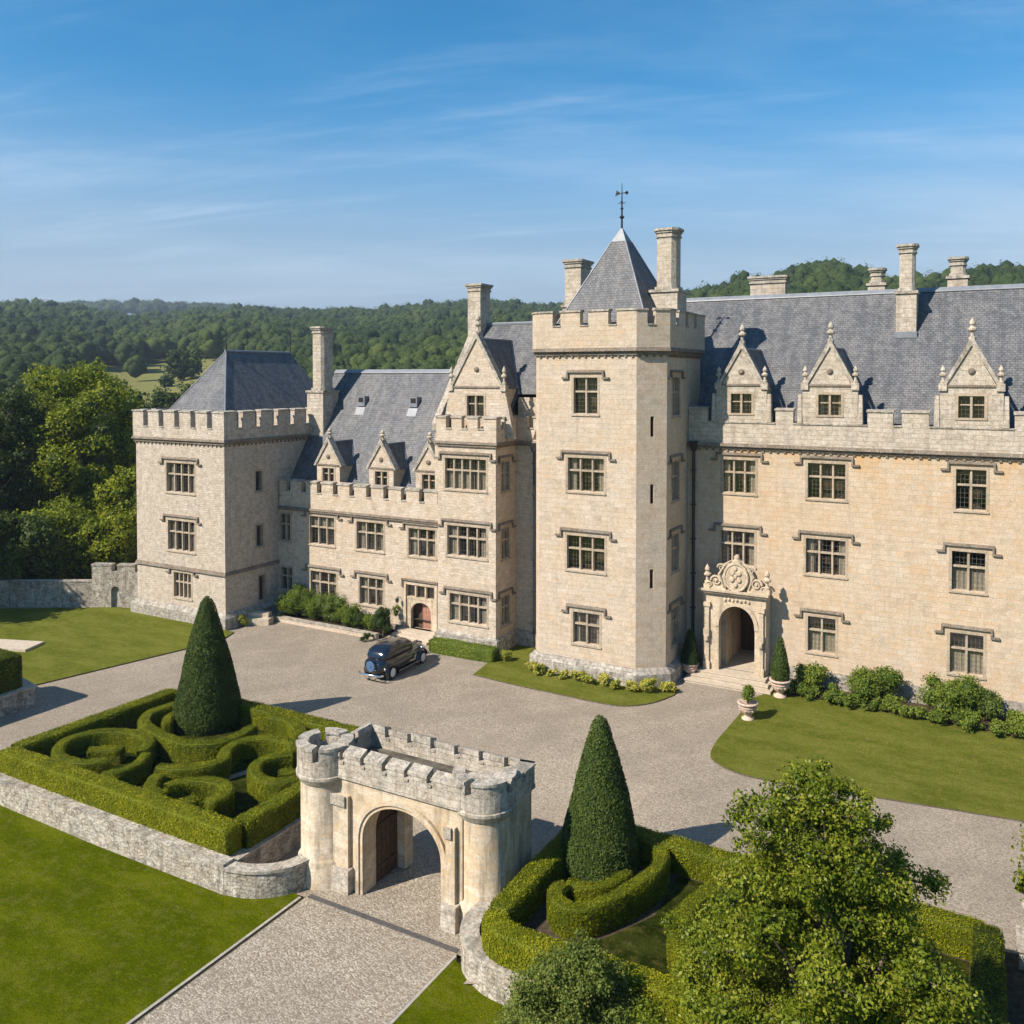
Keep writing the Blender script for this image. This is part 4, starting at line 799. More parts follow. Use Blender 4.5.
rim = [(cxp+0.64*math.cos(2*PI*k/24), YP-0.22, 5.82+0.74*math.sin(2*PI*k/24)) for k in range(25)]; m.fr = None; m.tube(rim, 0.075, 6)
for a in (-1, 1):
    for (bx, bz, r0, tn, r1) in ((1.12, 5.52, 0.30, 1.6, 0.075), (0.83, 6.28, 0.22, 1.5, 0.055), (1.5, 5.28, 0.17, 1.4, 0.05)):
        m.tube([(cxp+a*(bx+r0*(1-i/22*0.8)*math.cos(tn*2*PI*i/22)), YP-0.17, bz+r0*(1-i/22*0.8)*math.sin(tn*2*PI*i/22)) for i in range(23)], [r1*(1-i/30) for i in range(23)], 6)
    m.tube([(cxp+a*0.7, YP-0.15, 5.2), (cxp+a*0.95, YP-0.2, 5.9), (cxp+a*0.6, YP-0.17, 6.5), (cxp+a*0.25, YP-0.15, 6.75)], [0.05, 0.08, 0.06, 0.03], 6)
m.fr = f
for (du, dz, r1) in ((-0.18, 0.25, .15), (0.18, 0.25, .15), (-0.2, -0.12, .14), (0.2, -0.12, .14), (0, -0.4, .13), (0, 0.05, .12), (0, 0.48, .1)): disc(m, cxp+du, 5.82+dz, r1, r1*1.2, 0.25, 0.30, 8)
for a in (-1, 1):
    disc(m, cxp+a*1.12, 5.52, 0.09, 0.09, -0.1, 0.22, 8)
disc(m, cxp, 6.62, 0.26, 0.22, -0.1, 0.18, 12); disc(m, cxp, 6.9, 0.14, 0.16, -0.08, 0.14, 10)
m.build('crest', 'carved', porch, label='carved oval cartouche with scrolls above the porch arch')
for a in (-1, 1):
    m = MB(); X = cxp+a*1.66; m.box(X-0.17, X+0.17, YP-0.2, YP+0.15, 5.05, 5.3); finial(m, X, YP-0.02, 5.3, 1.1, 0.17); m.build('finial', 'carved', porch)
m = MB(); m.face([(px0, YP+0.45, 0.46), (px1, YP+0.45, 0.46), (px1, 53.5, 0.46), (px0, 53.5, 0.46)]); m.build('porch_floor', 'step', porch)
m = MB(); m.box(-14.2, -13.95, 50.003, 53.5, 0.4, 4.2); m.box(-11.95, -11.7, 50.003, 53.5, 0.4, 4.2); m.box(-14.2, -11.7, 50.003, 53.5, 4.2, 4.4); m.build('passage', 'carved', porch)
m = MB(); m.box(-13.95, -11.95, 53.3, 53.5, 0.46, 4.2)
for k in range(9): m.box(-13.9+k*0.22, -13.87+k*0.22, 53.27, 53.3, 0.5, 4.1)
m.build('door', 'wood', porch)
m = MB(); st = [(px0-0.15, px1+0.12, YP-0.55, YP+0.5), (px0-0.35, px1+0.35, YP-1.0, YP-0.552), (px0-0.6, px1+0.6, YP-1.5, YP-1.002)]
for k, (a, b_, c_, d_) in enumerate(st): m.box(a, b_, c_, d_, -0.3, 0.46-0.15*k); m.box(a-0.03, b_+0.03, c_-0.04, c_-0.002, 0.40-0.15*k, 0.455-0.15*k)
for k, (a, b_, c_, d_) in enumerate(st[1:]): m.box(a, st[k][0]-0.002, d_, YP+0.3, -0.3, 0.308-0.15*k); m.box(st[k][1]+0.002, b_, d_, YP+0.3, -0.3, 0.308-0.15*k)
m.build('entrance_steps', 'step', castle)
m = MB()
for k in range(3): e = 0.35*k; m.box(dx0-0.2-e*0.3, dx1+0.35+e*0.0, 46.55-e, 46.9 if k else YL+0.3, -0.3, 0.42-0.14*k) if k == 0 else m.box(dx0-0.2-e*0.3, dx1+0.3, 46.55-e, 46.548-e+0.35, -0.3, 0.42-0.14*k)
m.build('side_steps', 'step', castle)
# ================================================================= THE SITE
CAM = Vector((0, 0, 17)); YAW = math.radians(29.2)
def gz(x, y):
    """gravel height: the court is level and dips towards the gate"""
    return -1.0*(1-smooth(27.6, 36.5, y))*smooth(-26.0, -23.6, x)*(1-smooth(-13.9, -12.2, x))
def sheet(name, poly, mat, zf, step=None, skirt=0.0, edge='edge', k='structure', zone=None):
    bm = bmesh.new(); vs = [bm.verts.new((p[0], p[1], 0)) for p in poly]; f = bm.faces.new(vs)
    if f.normal.z < 0: f.normal_flip()
    if step:
        x0, x1, y0, y1 = zone or (min(p[0] for p in poly), max(p[0] for p in poly), min(p[1] for p in poly), max(p[1] for p in poly))
        for x in np.arange(x0, x1, step): bmesh.ops.bisect_plane(bm, geom=bm.verts[:]+bm.edges[:]+bm.faces[:], plane_co=(x, 0, 0), plane_no=(1, 0, 0))
        for y in np.arange(y0, y1, step): bmesh.ops.bisect_plane(bm, geom=bm.verts[:]+bm.edges[:]+bm.faces[:], plane_co=(0, y, 0), plane_no=(0, 1, 0))
    bmesh.ops.triangulate(bm, faces=bm.faces)
    for v in bm.verts: v.co.z = zf(v.co.x, v.co.y) if callable(zf) else zf
    me = bpy.data.meshes.new(name); me.materials.append(M[mat])
    if skirt:
        me.materials.append(M[edge]); es = [e for e in bm.edges if e.is_boundary]; r = bmesh.ops.extrude_edge_only(bm, edges=es)
        for g_ in r['geom']:
            if isinstance(g_, bmesh.types.BMVert): g_.co.z -= skirt
            if isinstance(g_, bmesh.types.BMFace): g_.material_index = 1
    bm.normal_update()
    bm.to_mesh(me); bm.free(); o = bpy.data.objects.new(name, me); COL.objects.link(o)
    if k: o['kind'] = k
    return o
def at(px, depth):
    l = (px-512)/890*depth; return (-math.sin(YAW)*depth+math.cos(YAW)*l, math.cos(YAW)*depth+math.sin(YAW)*l)
def catmull(pts, n=8, closed=False):
    P = [Vector((*p, 0)) if len(p) == 2 else Vector(p) for p in pts]; out = []; N = len(P)
    for i in range(N if closed else N-1):
        if closed: a, b, c, d = P[i-1], P[i], P[(i+1) % N], P[(i+2) % N]
        else: a, b, c, d = P[max(i-1, 0)], P[i], P[i+1], P[min(i+2, N-1)]
        for k in range(n):
            t = k/n; out.append(0.5*((2*b)+(c-a)*t+(2*a-5*b+4*c-d)*t*t+(3*b-a-3*c+d)*t**3))
    if not closed: out.append(P[-1])
    return [(p.x, p.y) for p in out]
# ---- terrain
SKY = [(-400, 306), (-100, 300), (0, 299), (60, 302), (95, 309), (130, 313), (172, 312), (200, 306), (260, 305), (300, 309), (340, 307), (400, 305), (440, 301), (500, 299), (545, 303), (590, 305), (640, 300), (690, 288), (720, 281), (750, 276), (790, 266), (820, 260), (850, 263), (875, 271), (910, 272), (945, 267), (1024, 260), (1200, 262), (1500, 290)]
def ridge(px):
    R = 900-420*smooth(520, 760, px)
    y = float(np.interp(px, [s[0] for s in SKY], [s[1] for s in SKY])); return R, y
def th(x, y):
    r = math.hypot(x, y); near = -1.12 if y < 30 else -1.12+0.95*smooth(30, 38, y)
    az = math.atan2(-x, y)-YAW      # left positive
    if abs(az) > 1.2: hill = -2.0+0.02*max(0, r-120) if r < 1500 else 26; rel = None
    else:
        px = 512-890*math.tan(az); px = max(-700, min(1700, px)); R, ys = ridge(px); dep = R*math.cos(az)
        zr = 17+(375-ys)/890*dep-17.0+4*smooth(520, 760, px)
        if r < R: hill = -4+(zr+4)*((r-115)/(R-115))
        else: hill = zr-(r-R)*0.12+0.0
        w = smooth(1.2, 0.95, abs(az)) if abs(az) > 0.95 else 1; hill = hill*w+(-2.0+0.02*max(0, min(r, 1500)-120))*(1-w)
        hill += 1.6*mnoise.noise((x*0.012, y*0.012, 3))*smooth(150, 300, r)
    k = smooth(80, 130, r) if (y > 10 or x < -60) else smooth(120, 260, r)
    if y > 40: k = smooth(95, 130, r)
    return near*(1-k)+max(hill, -40)*k
def build_terrain():
    az = np.concatenate([np.radians(np.arange(-40, 100, 0.75)), np.radians(np.arange(100, 320, 5))]); rs = np.concatenate([np.arange(0.5, 60, 6), np.arange(60, 140, 5), np.arange(140, 1200, 17), [1400, 1800, 2500, 4000]])
    n = len(az); V = []; F = []
    for r in rs:
        for a in az: x, y = -r*math.sin(a), r*math.cos(a); V.append((x, y, th(x, y)))
    for i in range(len(rs)-1):
        for j in range(n): k = (j+1) % n; F.append((i*n+j, i*n+k, (i+1)*n+k, (i+1)*n+j))
    F.append(tuple(range(n))[::-1])
    me = bpy.data.meshes.new('ground'); me.from_pydata(V, [], F); me.materials.append(M['meadow']); me.polygons.foreach_set('use_smooth', [True]*len(F)); me.update()
    o = bpy.data.objects.new('ground', me); COL.objects.link(o); o['kind'] = 'structure'
build_terrain()
# ---- court gravel, drive, lawns
sheet('gravel_court', [(-80, 21.9), (-23.45, 21.9), (-23.45, 22.3), (-22.0, 22.9), (-14.0, 22.9), (-14.0, 21.8), (14, 21.8), (14, 50.2), (-27, 50.2), (-27, 48.2), (-45.5, 48.2), (-45.5, 60), (-80, 60)], 'gravel', gz, 0.8, zone=(-27, -11, 22, 38))
sheet('drive', [(-20.95, -40), (-14.75, -40), (-14.75, 22.0), (-14.75, 26.4), (-20.95, 26.4)], 'setts', -0.985)
LZ = -0.94
sheet('front_lawn', [(-21.1, -60), (-20.98, 22.75), (-21.6, 22.9), (-23.5, 22.2), (-80, 22.2), (-120, -60)], 'lawn_near', LZ, skirt=0.12)
sheet('side_lawn', [(-14.7, 22.6), (-14.72, -60), (60, -60), (60, 21.9), (-12, 21.9), (-13.6, 22.2)], 'lawn_near', LZ, skirt=0.12)
sheet('west_lawn', [(-46.3, 29.4), (-44.3, 37.9), (-43.9, 40.6), (-44.4, 41.9), (-56.2, 42.6), (-80, 27.5), (-80, 24.0)], 'lawn', 0.07, skirt=0.1)
tl = catmull([(-26.3, 42.55), (-23.5, 42.25), (-20.8, 42.15), (-18.2, 42.05), (-16.9, 42.35), (-15.9, 43.4), (-15.3, 45.0)], 5)
sheet('tower_lawn', tl+[(-15.35, 46.0), (-16.0, 46.3), (-17.3, 45.5), (-23.3, 45.5), (-23.8, 48.6), (-26.8, 48.6), (-26.8, 45.9)], 'lawn', 0.06, skirt=0.08)
rl = catmull([(-11.5, 46.6), (-11.6, 42.5), (-11.6, 39.6), (-11.1, 38.1), (-9.2, 37.35), (-5, 37.9), (0.7, 38.65), (14, 40.2)], 6)
sheet('east_lawn', rl+[(14, 48.6), (-11.0, 48.0)], 'lawn', 0.06, skirt=0.08)
def stones(name, poly, label, cat, mat='kerb', z0=-1.0, z1=-0.9): pass
for nm, x in (('kerb', -21.05), ('kerb', -14.72)):
    m = MB(); m.box(x-0.05, x+0.05, -40, 22.75, -1.05, -0.925 if x < -20 else -0.93); kind(m.build(nm, 'kerb'), 'structure')
for x in (-20.97, -14.79): m = MB(); m.box(x-0.03, x+0.03, -40, 22.7, -1.03, -0.975); kind(m.build('kerb_gap', 'edge'), 'structure')
m = MB(); m.box(-20.9, -14.8, 22.92, 23.12, -1.02, -0.965); kind(m.build('drain_strip', 'drain'), 'structure')
# ---- foliage helpers
def np_mesh(name, V, F, mats, tint=None, parent=None, mi=None):
    me = bpy.data.meshes.new(name); V = np.asarray(V, np.float32); F = np.asarray(F, np.int32)
    if parent is not None: V = V-np.array(origin(parent), np.float32)
    k = F.shape[1]; me.vertices.add(len(V)); me.vertices.foreach_set('co', V.ravel()); me.loops.add(F.size); me.loops.foreach_set('vertex_index', F.ravel())
    me.polygons.add(len(F)); me.polygons.foreach_set('loop_start', np.arange(0, F.size, k, dtype=np.int32)); 
    try: me.polygons.foreach_set('loop_total', np.full(len(F), k, np.int32))
    except Exception: pass
    for m in (mats if isinstance(mats, list) else [mats]): me.materials.append(M[m])
    if mi is not None: me.polygons.foreach_set('material_index', mi)
    if tint is not None: a = me.attributes.new('tint', 'FLOAT', 'FACE'); a.data.foreach_set('value', np.clip(tint, 0, 1).astype(np.float32))
    me.update(calc_edges=True); me.validate()
    o = bpy.data.objects.new(name, me); COL.objects.link(o)
    if parent is not None: o.parent = parent
    return o
def unit(a): return a/np.maximum(np.linalg.norm(a, axis=1, keepdims=True), 1e-6)
def leaf_quads(P, Nn, size, jit=0.8, aspect=0.6, svar=0.35):
    """one kite-shaped leaf at every point"""
    n = len(P); nn = unit(Nn+rng.normal(0, jit, (n, 3))); t = unit(np.cross(nn, rng.normal(0, 1, (n, 3)))); b = np.cross(nn, t)
    s = (size*(1+svar*rng.uniform(-1, 1, n)))[:, None]
    V = np.stack([P-t*s*0.5, P+b*s*aspect*0.5-t*s*0.05, P+t*s*0.5+nn*s*0.08, P-b*s*aspect*0.5-t*s*0.05], 1).reshape(-1, 3)
    return V, np.arange(4*n).reshape(-1, 4)
def quad_area(V, F):
    a = V[F[:, 0]]; b = V[F[:, 1]]; c = V[F[:, 2]]; d = V[F[:, 3]]
    return 0.5*np.linalg.norm(np.cross(c-a, d-b), axis=1)
def scatter(V, F, dens):
    A = quad_area(V, F); n = int(A.sum()*dens); idx = rng.choice(len(F), n, p=A/A.sum()); u, v = rng.random((2, n))
    a, b, c, d = (V[F[idx, k]] for k in range(4)); u = u[:, None]; v = v[:, None]
    P = (a*(1-u)+b*u)*(1-v)+(d*(1-u)+c*u)*v; N = unit(np.cross(c-a, d-b)); return P, N
def nz3(P, s, o=0.0): return np.array([mnoise.noise((p[0]*s+o, p[1]*s, p[2]*s)) for p in P])
def clipped(name, V, F, mat, parent=None, dens=420, size=0.06, base=0.35, jit=0.55, off=0.02):
    """clipped foliage: a solid core plus small leaves over its whole surface, all one mesh"""
    V = np.array(V, float); F = np.array(F)
    P, N = scatter(V, F, dens)
    c = V.mean(0); lump = nz3(P, 1.7); lump2 = nz3(P, 5.0, 9)
    P = P+N*(off+0.008+0.014*lump+0.012*lump2+rng.uniform(-0.02, 0.03, len(P)))[:, None] if size < 0.1 else P+N*(rng.uniform(-0.05, 0.08, len(P)))[:, None]
    LV, LF = leaf_quads(P, N, size, jit+0.15)
    tint = base+0.34*lump+0.22*lump2+rng.normal(0, 0.17, len(P))
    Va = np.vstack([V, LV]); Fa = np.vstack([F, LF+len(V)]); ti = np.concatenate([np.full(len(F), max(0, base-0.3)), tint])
    return np_mesh(name, Va, Fa, mat, ti, parent)
def hedge_mesh(path, w, h, z0=0.0, closed=False, top=None, step=0.25):
    """rounded box section swept along a path"""
    P = [Vector((p[0], p[1], 0)) for p in path]
    D = [0]
    pp = P+[P[0]] if closed else P
    for i in range(1, len(pp)): D.append(D[-1]+(pp[i]-pp[i-1]).length)
    n = max(3, int(D[-1]/step)); out = []
    X = np.interp(np.linspace(0, D[-1], n+1), D, [p.x for p in pp]); Y = np.interp(np.linspace(0, D[-1], n+1), D, [p.y for p in pp])
    if closed: X, Y = X[:-1], Y[:-1]
    sec = [(-0.5, 0.0), (-0.505, 0.35), (-0.505, 0.78), (-0.495, 0.965), (-0.455, 1.0), (-0.15, 1.008), (0.15, 1.008), (0.455, 1.0), (0.495, 0.965), (0.505, 0.78), (0.505, 0.35), (0.5, 0.0)]
    V = []; F = []; N = len(X); K = len(sec)
    for i in range(N):
        if closed: a, b = (X[i-1], Y[i-1]), (X[(i+1) % N], Y[(i+1) % N])
        else: a, b = (X[max(i-1, 0)], Y[max(i-1, 0)]), (X[min(i+1, N-1)], Y[min(i+1, N-1)])
        t = Vector((b[0]-a[0], b[1]-a[1])).normalized(); q = Vector((-t.y, t.x))
        for s, zz in sec:
            jx = 0.035*mnoise.noise((X[i]*1.4, Y[i]*1.4, s*3+zz*2)); 
            sh = 1.0
            if not closed and (i == 0 or i == N-1): sh = 0.93
            V.append((X[i]+q.x*(s*w*sh+jx), Y[i]+q.y*(s*w*sh+jx), z0+zz*h*(1.0 if sh == 1 else 0.97)+0.03*mnoise.noise((X[i], Y[i], 5))*zz))
    for i in range(N if closed else N-1):
        j = (i+1) % N
        for k in range(K-1): F.append((i*K+k, i*K+k+1, j*K+k+1, j*K+k))
    if not closed:
        for i in (0, N-1):
            for k in range(K//2-1): F.append((i*K+k, i*K+k+1, i*K+K-2-k, i*K+K-1-k))
    return V, [q[::-1] for q in F]
def hedge(name, path, w, h, z0, label, group=None, closed=False, mat='box_leaf', base=0.56, dens=800, size=0.055):
    if name == 'scroll_hedge': w *= 0.70; h *= 1.10
    V, F = hedge_mesh(path, w, h, z0, closed); return tag(clipped(name, V, F, mat, None, dens*1.5 if name == 'scroll_hedge' else dens, size*0.8 if name == 'scroll_hedge' else size, base, 0.3), label, 'hedge', group)
def lathe_np(prof, n, c, wob=0.0):
    V = []; F = []
    for r, z in prof:
        for i in range(n):
            a = 2*PI*i/n; rr = r*(1+wob*mnoise.noise((math.cos(a)*1.3, math.sin(a)*1.3, z*0.6))); V.append((c[0]+rr*math.cos(a), c[1]+rr*math.sin(a), c[2]+z))
    for q_ in range(len(prof)-1):
        for i in range(n): j = (i+1) % n; F.append((q_*n+i, q_*n+j, (q_+1)*n+j, (q_+1)*n+i))
    return V, F
def ico(sub=2):
    bm = bmesh.new(); bmesh.ops.create_icosphere(bm, subdivisions=sub, radius=1); V = np.array([v.co[:] for v in bm.verts]); F = np.array([[v.index for v in f.verts] for f in bm.faces]); bm.free(); return V, F
ICO1, ICO2 = ico(1), ico(2)
def lobes_to_mesh(name, lobes, mat, parent, per_area, size, base=0.45, jit=0.7, aspect=0.65, core=0.72, up=0.25, tintvar=0.14, depth=0.35):
    """foliage: leaves on and inside many uneven lobes; every lobe has a small dense core"""
    Vs = []; Fs = []; Ts = []; k = 0; IV, IF = ICO1
    for (c, r, tb) in lobes:
        c = np.array(c); n = max(12, int(per_area*4*PI*r*r)); d = unit(rng.normal(0, 1, (n, 3))); d[:, 2] += up; d = unit(d)
        rad = r*(1-depth*rng.random(n)**2.0); ph = rng.random(3)*9
        rad *= 1+0.28*np.sin(d[:, 0]*5+ph[0])*np.sin(d[:, 1]*5+ph[1])+0.15*np.sin(d[:, 2]*7+ph[2])
        P = c+d*rad[:, None]*np.array([1, 1, 0.85]); V, F = leaf_quads(P, d, size, jit, aspect)
        Vs.append(V); Fs.append(F+k); k += len(V); Ts.append(base+tb+rng.normal(0, tintvar, n))
        if core:
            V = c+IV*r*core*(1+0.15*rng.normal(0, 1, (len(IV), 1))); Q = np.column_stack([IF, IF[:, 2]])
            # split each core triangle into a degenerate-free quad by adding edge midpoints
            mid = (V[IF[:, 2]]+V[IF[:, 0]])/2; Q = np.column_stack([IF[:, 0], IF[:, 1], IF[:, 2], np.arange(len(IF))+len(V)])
            V = np.vstack([V, mid]); Vs.append(V); Fs.append(Q+k); k += len(V); Ts.append(np.full(len(IF), 0.02))  # core tinted near black, painting the shade inside the crown
    return np_mesh(name, np.vstack(Vs), np.vstack(Fs), mat, np.concatenate(Ts), parent)
# ---- retaining walls and platforms
def wall_thing(name, path, th_, z0, z1, label, mat='drystone', cap='coping', capw=0.05, caph=0.10, group=None, closed=False):
    m = MB(); ring_band(m, path, 0, -th_, z0, z1-caph, closed, top=False); m.cur = 1; ring_band(m, path, capw, -th_-capw, z1-caph, z1, closed); m.cur = 0
    return tag(m.build(name, [mat, cap]), label, 'wall', group)
PX0, PX1, PY0, PY1 = -37.9, -23.45, 21.95, 31.7
wall_thing('retaining_wall', [(-80, 21.75), (-45, 21.62), (-36.9, 21.6), (-30, 21.5), (-23.45, 21.55)], 0.5, -1.3, 0.12, 'long low rubble retaining wall between the front lawn and the scrolled hedge garden', capw=0.0, cap='drystone', caph=0.02)
wall_thing('curved_wall', catmull([(-23.5, 21.55), (-22.7, 21.75), (-22.0, 22.15), (-21.45, 22.8), (-21.2, 23.7)], 6), 0.42, -1.3, 0.02, 'short curved stone wall joining the left gatehouse turret')
wall_thing('side_wall', [(-23.46, 22.06), (-23.46, 31.6)], 0.4, -1.3, 0.0, 'shaded low wall under the right side of the scrolled hedge garden')
cw = catmull([(-14.62, 24.2), (-14.62, 23.2), (-14.2, 22.3), (-13.4, 21.8), (-12.3, 21.6), (-8, 21.5), (-2, 21.45), (2.6, 21.4)], 6)
wall_thing('curved_wall', cw, 0.5, -1.3, 0.10, 'pale curved stone wall sweeping right from the gatehouse below the hedge')
m = MB(); m.box(PX0, PX1-0.42, PY0+0.1, PY1, -0.5, 0.03); kind(m.build('garden_bed', 'soil'), 'structure')
m = MB(); m.prism([(-13.9, 22.4), (-13.0, 22.1), (0.6, 22.0), (0.6, 29.6), (-13.5, 29.6)], -0.9, 0.03); kind(m.build('garden_bed', 'soil'), 'structure')
sheet('garden_grass', [(-12.0, 22.7), (-0.8, 22.6), (-0.8, 28.5), (-9.6, 28.7), (-9.5, 26.2), (-10.4, 24.4), (-11.6, 23.4)], 'shade_grass', 0.045)
sheet('garden_grass', [(-36.9, 22.9), (-24.6, 22.9), (-24.6, 30.9), (-36.6, 30.9)], 'shade_grass', 0.045)
sheet('garden_path', [(-29.0, 25.6), (-28.6, 25.6), (-26.9, 30.5), (-27.3, 30.5)], 'gravel', 0.05)
# ---- left parterre
HG = 'clipped box hedges of the scrolled garden'
hedge('boundary_hedge', [(-37.45, 22.42), (-23.85, 22.42)], 0.75, 0.95, 0.0, 'long bright clipped hedge along the front of the scrolled garden', HG, base=0.72)
hedge('boundary_hedge', [(-37.45, 22.85), (-37.1, 31.0)], 0.75, 0.92, 0.0, 'clipped hedge down the left side of the scrolled garden beside the gravel', HG)
hedge('boundary_hedge', [(-36.7, 31.3), (-24.0, 31.4)], 0.75, 0.92, 0.0, 'clipped hedge along the back of the scrolled garden behind the tall yew cone', HG)
hedge('boundary_hedge', [(-23.98, 22.85), (-23.98, 31.0)], 0.7, 0.92, 0.0, 'clipped hedge on the right side of the scrolled garden by the gatehouse', HG)
SC = 'curling box hedge scrolls'
hedge('scroll_hedge', catmull([(-32.3, 25.2), (-33.0, 26.2), (-34.4, 26.4), (-35.7, 25.8), (-36.25, 24.7), (-35.8, 23.75), (-34.7, 23.2), (-33.5, 23.35), (-32.8, 24.1)], 6), 0.62, 0.8, 0.0, 'round ring-shaped box scroll at the far left of the garden', SC)
hedge('scroll_hedge', catmull([(-32.1, 25.3), (-31.65, 24.5), (-31.6, 23.7), (-31.9, 23.15), (-31.2, 22.98)], 6), 0.55, 0.72, 0.0, 'short curling hedge tail to the right of the ring-shaped scroll', SC)
hedge('scroll_hedge', catmull([(-34.9, 24.5), (-34.4, 24.95), (-33.7, 25.35)], 5), 0.75, 0.6, 0.0, 'small teardrop box clump inside the ring-shaped scroll', SC)
hedge('scroll_hedge', catmull([(-35.3, 29.9), (-35.6, 28.5), (-34.9, 27.4), (-33.6, 26.9), (-32.3, 26.7), (-31.2, 26.75), (-30.2, 27.3), (-29.9, 28.3), (-30.1, 29.5)], 6), 0.7, 0.85, 0.0, 'sweeping hedge arc around the foot of the left yew cone', SC)
hedge('scroll_hedge', catmull([(-34.7, 29.6), (-34.75, 28.7), (-34.1, 28.0)], 5), 0.6, 0.7, 0.0, 'short hedge arc tucked between the left yew cone and its outer arc', SC)
hedge('scroll_hedge', catmull([(-30.5, 24.6), (-29.6, 24.9), (-28.9, 25.6), (-28.6, 26.3), (-29.2, 27.0), (-29.45, 28.1), (-28.7, 28.9), (-27.6, 29.1), (-26.8, 28.6), (-26.8, 27.9)], 6), 0.65, 0.8, 0.0, 'S-shaped hedge band in the middle of the scrolled garden', SC)
hedge('scroll_hedge', catmull([(-26.5, 28.2), (-27.15, 27.3), (-26.9, 26.4), (-26.1, 25.9), (-25.2, 25.95), (-24.7, 26.6)], 6), 0.65, 0.8, 0.0, 'C-shaped hedge scroll nearest the left gatehouse turret', SC)
hedge('scroll_hedge', catmull([(-26.0, 26.85), (-25.4, 27.3)], 4), 0.6, 0.65, 0.0, 'small round box clump inside the C-shaped scroll', SC)
hedge('scroll_hedge', catmull([(-30.0, 24.3), (-29.75, 23.75), (-29.1, 23.15), (-28.4, 23.2)], 6), 0.7, 0.7, 0.0, 'leaf-shaped hedge block near the front hedge of the garden', SC)
hedge('scroll_hedge', catmull([(-28.7, 23.5), (-28.4, 24.25), (-27.6, 24.75), (-26.7, 24.7), (-26.15, 24.1), (-26.25, 23.4)], 6), 0.65, 0.8, 0.0, 'horseshoe-shaped hedge scroll near the front corner of the garden', SC)
hedge('scroll_hedge', catmull([(-27.5, 23.15), (-27.2, 23.7)], 4), 0.8, 0.62, 0.0, 'small round box clump inside the horseshoe scroll', SC)
hedge('scroll_hedge', catmull([(-30.4, 30.7), (-29.3, 30.9), (-28.2, 30.4), (-27.6, 29.9)], 5), 0.8, 0.85, 0.0, 'hooked hedge block in the back right corner of the garden', SC)
def yew(x, y, r, z0, z1, label, base=0.58):
    H = z1-z0; prof = [(r*0.90, 0), (r*1.0, H*0.06), (r*0.985, H*0.14), (r*0.91, H*0.26), (r*0.80, H*0.38), (r*0.67, H*0.52), (r*0.53, H*0.65), (r*0.395, H*0.77), (r*0.26, H*0.88), (r*0.17, H*0.95), (r*0.08, H*0.988), (0.01, H)]
    V, F = lathe_np(prof, 40, (x, y, z0), 0.05)
    return tag(clipped('clipped_yew_cone', V, F, 'yew_leaf', None, 950, 0.068, base, 0.8, 0.04), label, 'topiary')
yew(-33.75, 30.15, 1.52, 0, 6.25, 'tall dark clipped yew cone in the scrolled garden left of the gatehouse')
yew(-12.05, 27.75, 1.30, 0, 5.35, 'tall clipped yew cone right of the gatehouse', base=0.7)
# ---- right parterre
HR = 'box hedges right of the gatehouse'
hedge('boundary_hedge', [(-13.3, 29.4), (-13.25, 22.9)], 0.72, 0.92, 0.0, 'clipped hedge running back beside the right gatehouse turret', HR)
hedge('boundary_hedge', catmull([(-13.25, 22.75), (-12.85, 22.2), (-11.8, 22.05), (-8, 22.1), (-3, 22.1), (0.3, 22.1)], 5), 0.75, 0.95, 0.0, 'bright clipped hedge above the curved wall in the right foreground', HR, base=0.72)
hedge('boundary_hedge', [(-12.9, 29.3), (-10.0, 29.15), (-0.45, 29.0)], 0.72, 0.92, 0.0, 'clipped hedge behind the right yew cone along the gravel', HR)
hedge('boundary_hedge', [(-0.35, 28.6), (-0.2, 22.5)], 0.72, 1.25, 0.0, 'dark clipped hedge end behind the broadleaf tree at the right', HR, base=0.3)
hedge('scroll_hedge', catmull([(-10.9, 28.9), (-10.15, 28.5), (-9.85, 27.6), (-10.05, 26.4), (-10.5, 25.1), (-11.1, 24.15), (-11.75, 24.05), (-12.2, 24.6), (-12.1, 25.1)], 6), 0.62, 0.85, 0.0, 'loop of box hedge wrapped around the foot of the right yew cone', HR)
hedge('scroll_hedge', catmull([(-12.1, 25.3), (-11.4, 25.35), (-10.9, 25.9), (-10.6, 26.8)], 6), 0.5, 0.8, 0.0, 'inner strip of box hedge hugging the right yew cone', HR)
hedge('scroll_hedge', catmull([(-7.9, 27.2), (-8.2, 26.2), (-8.3, 24.9), (-7.9, 23.9), (-7.2, 23.3), (-6.2, 23.2)], 6), 0.75, 0.85, 0.0, 'curved box hedge partly behind the broadleaf tree', HR)
hedge('scroll_hedge', catmull([(-5.5, 27.4), (-3.6, 27.6), (-2.4, 26.4), (-3.2, 25.0), (-4.8, 24.9)], 6), 0.7, 0.85, 0.0, 'box hedge scroll hidden deep behind the broadleaf tree', HR)
# ================================================================= GATEHOUSE
gh = thing('gatehouse', (-17.6, 25.6, -1.0), 'small battlemented stone gatehouse with an open arch between two round turrets', 'gatehouse')
GY0, GY1, GX0, GX1 = 24.0, 26.5, -20.95, -14.05
fg = fr_front(GY0)
m = MB(fg); arch_slab(m, GX0, -15.25, -1.2, 2.92, -19.3, -16.05, 0.95, 1.42, -0.7, 0.0, 24); m.build('front_wall', 'gate', gh)
m = MB(fr_front(GY1-0.5)); arch_slab(m, GX0, GX1, -1.2, 2.92, -19.0, -16.3, 0.75, 1.3, -0.5, 0.0, 20); m.build('rear_wall', 'gate', gh)
m = MB(); m.box(GX0, GX0+0.95, GY0+0.703, GY1-0.503, -1.2, 2.9); m.box(-15.9, GX1, GY0+0.703, GY1-0.503, -1.2, 2.9); m.box(GX0, GX1, GY0+0.703, GY1-0.503, 2.9, 2.96)
m.build('passage_walls', 'gate', gh)
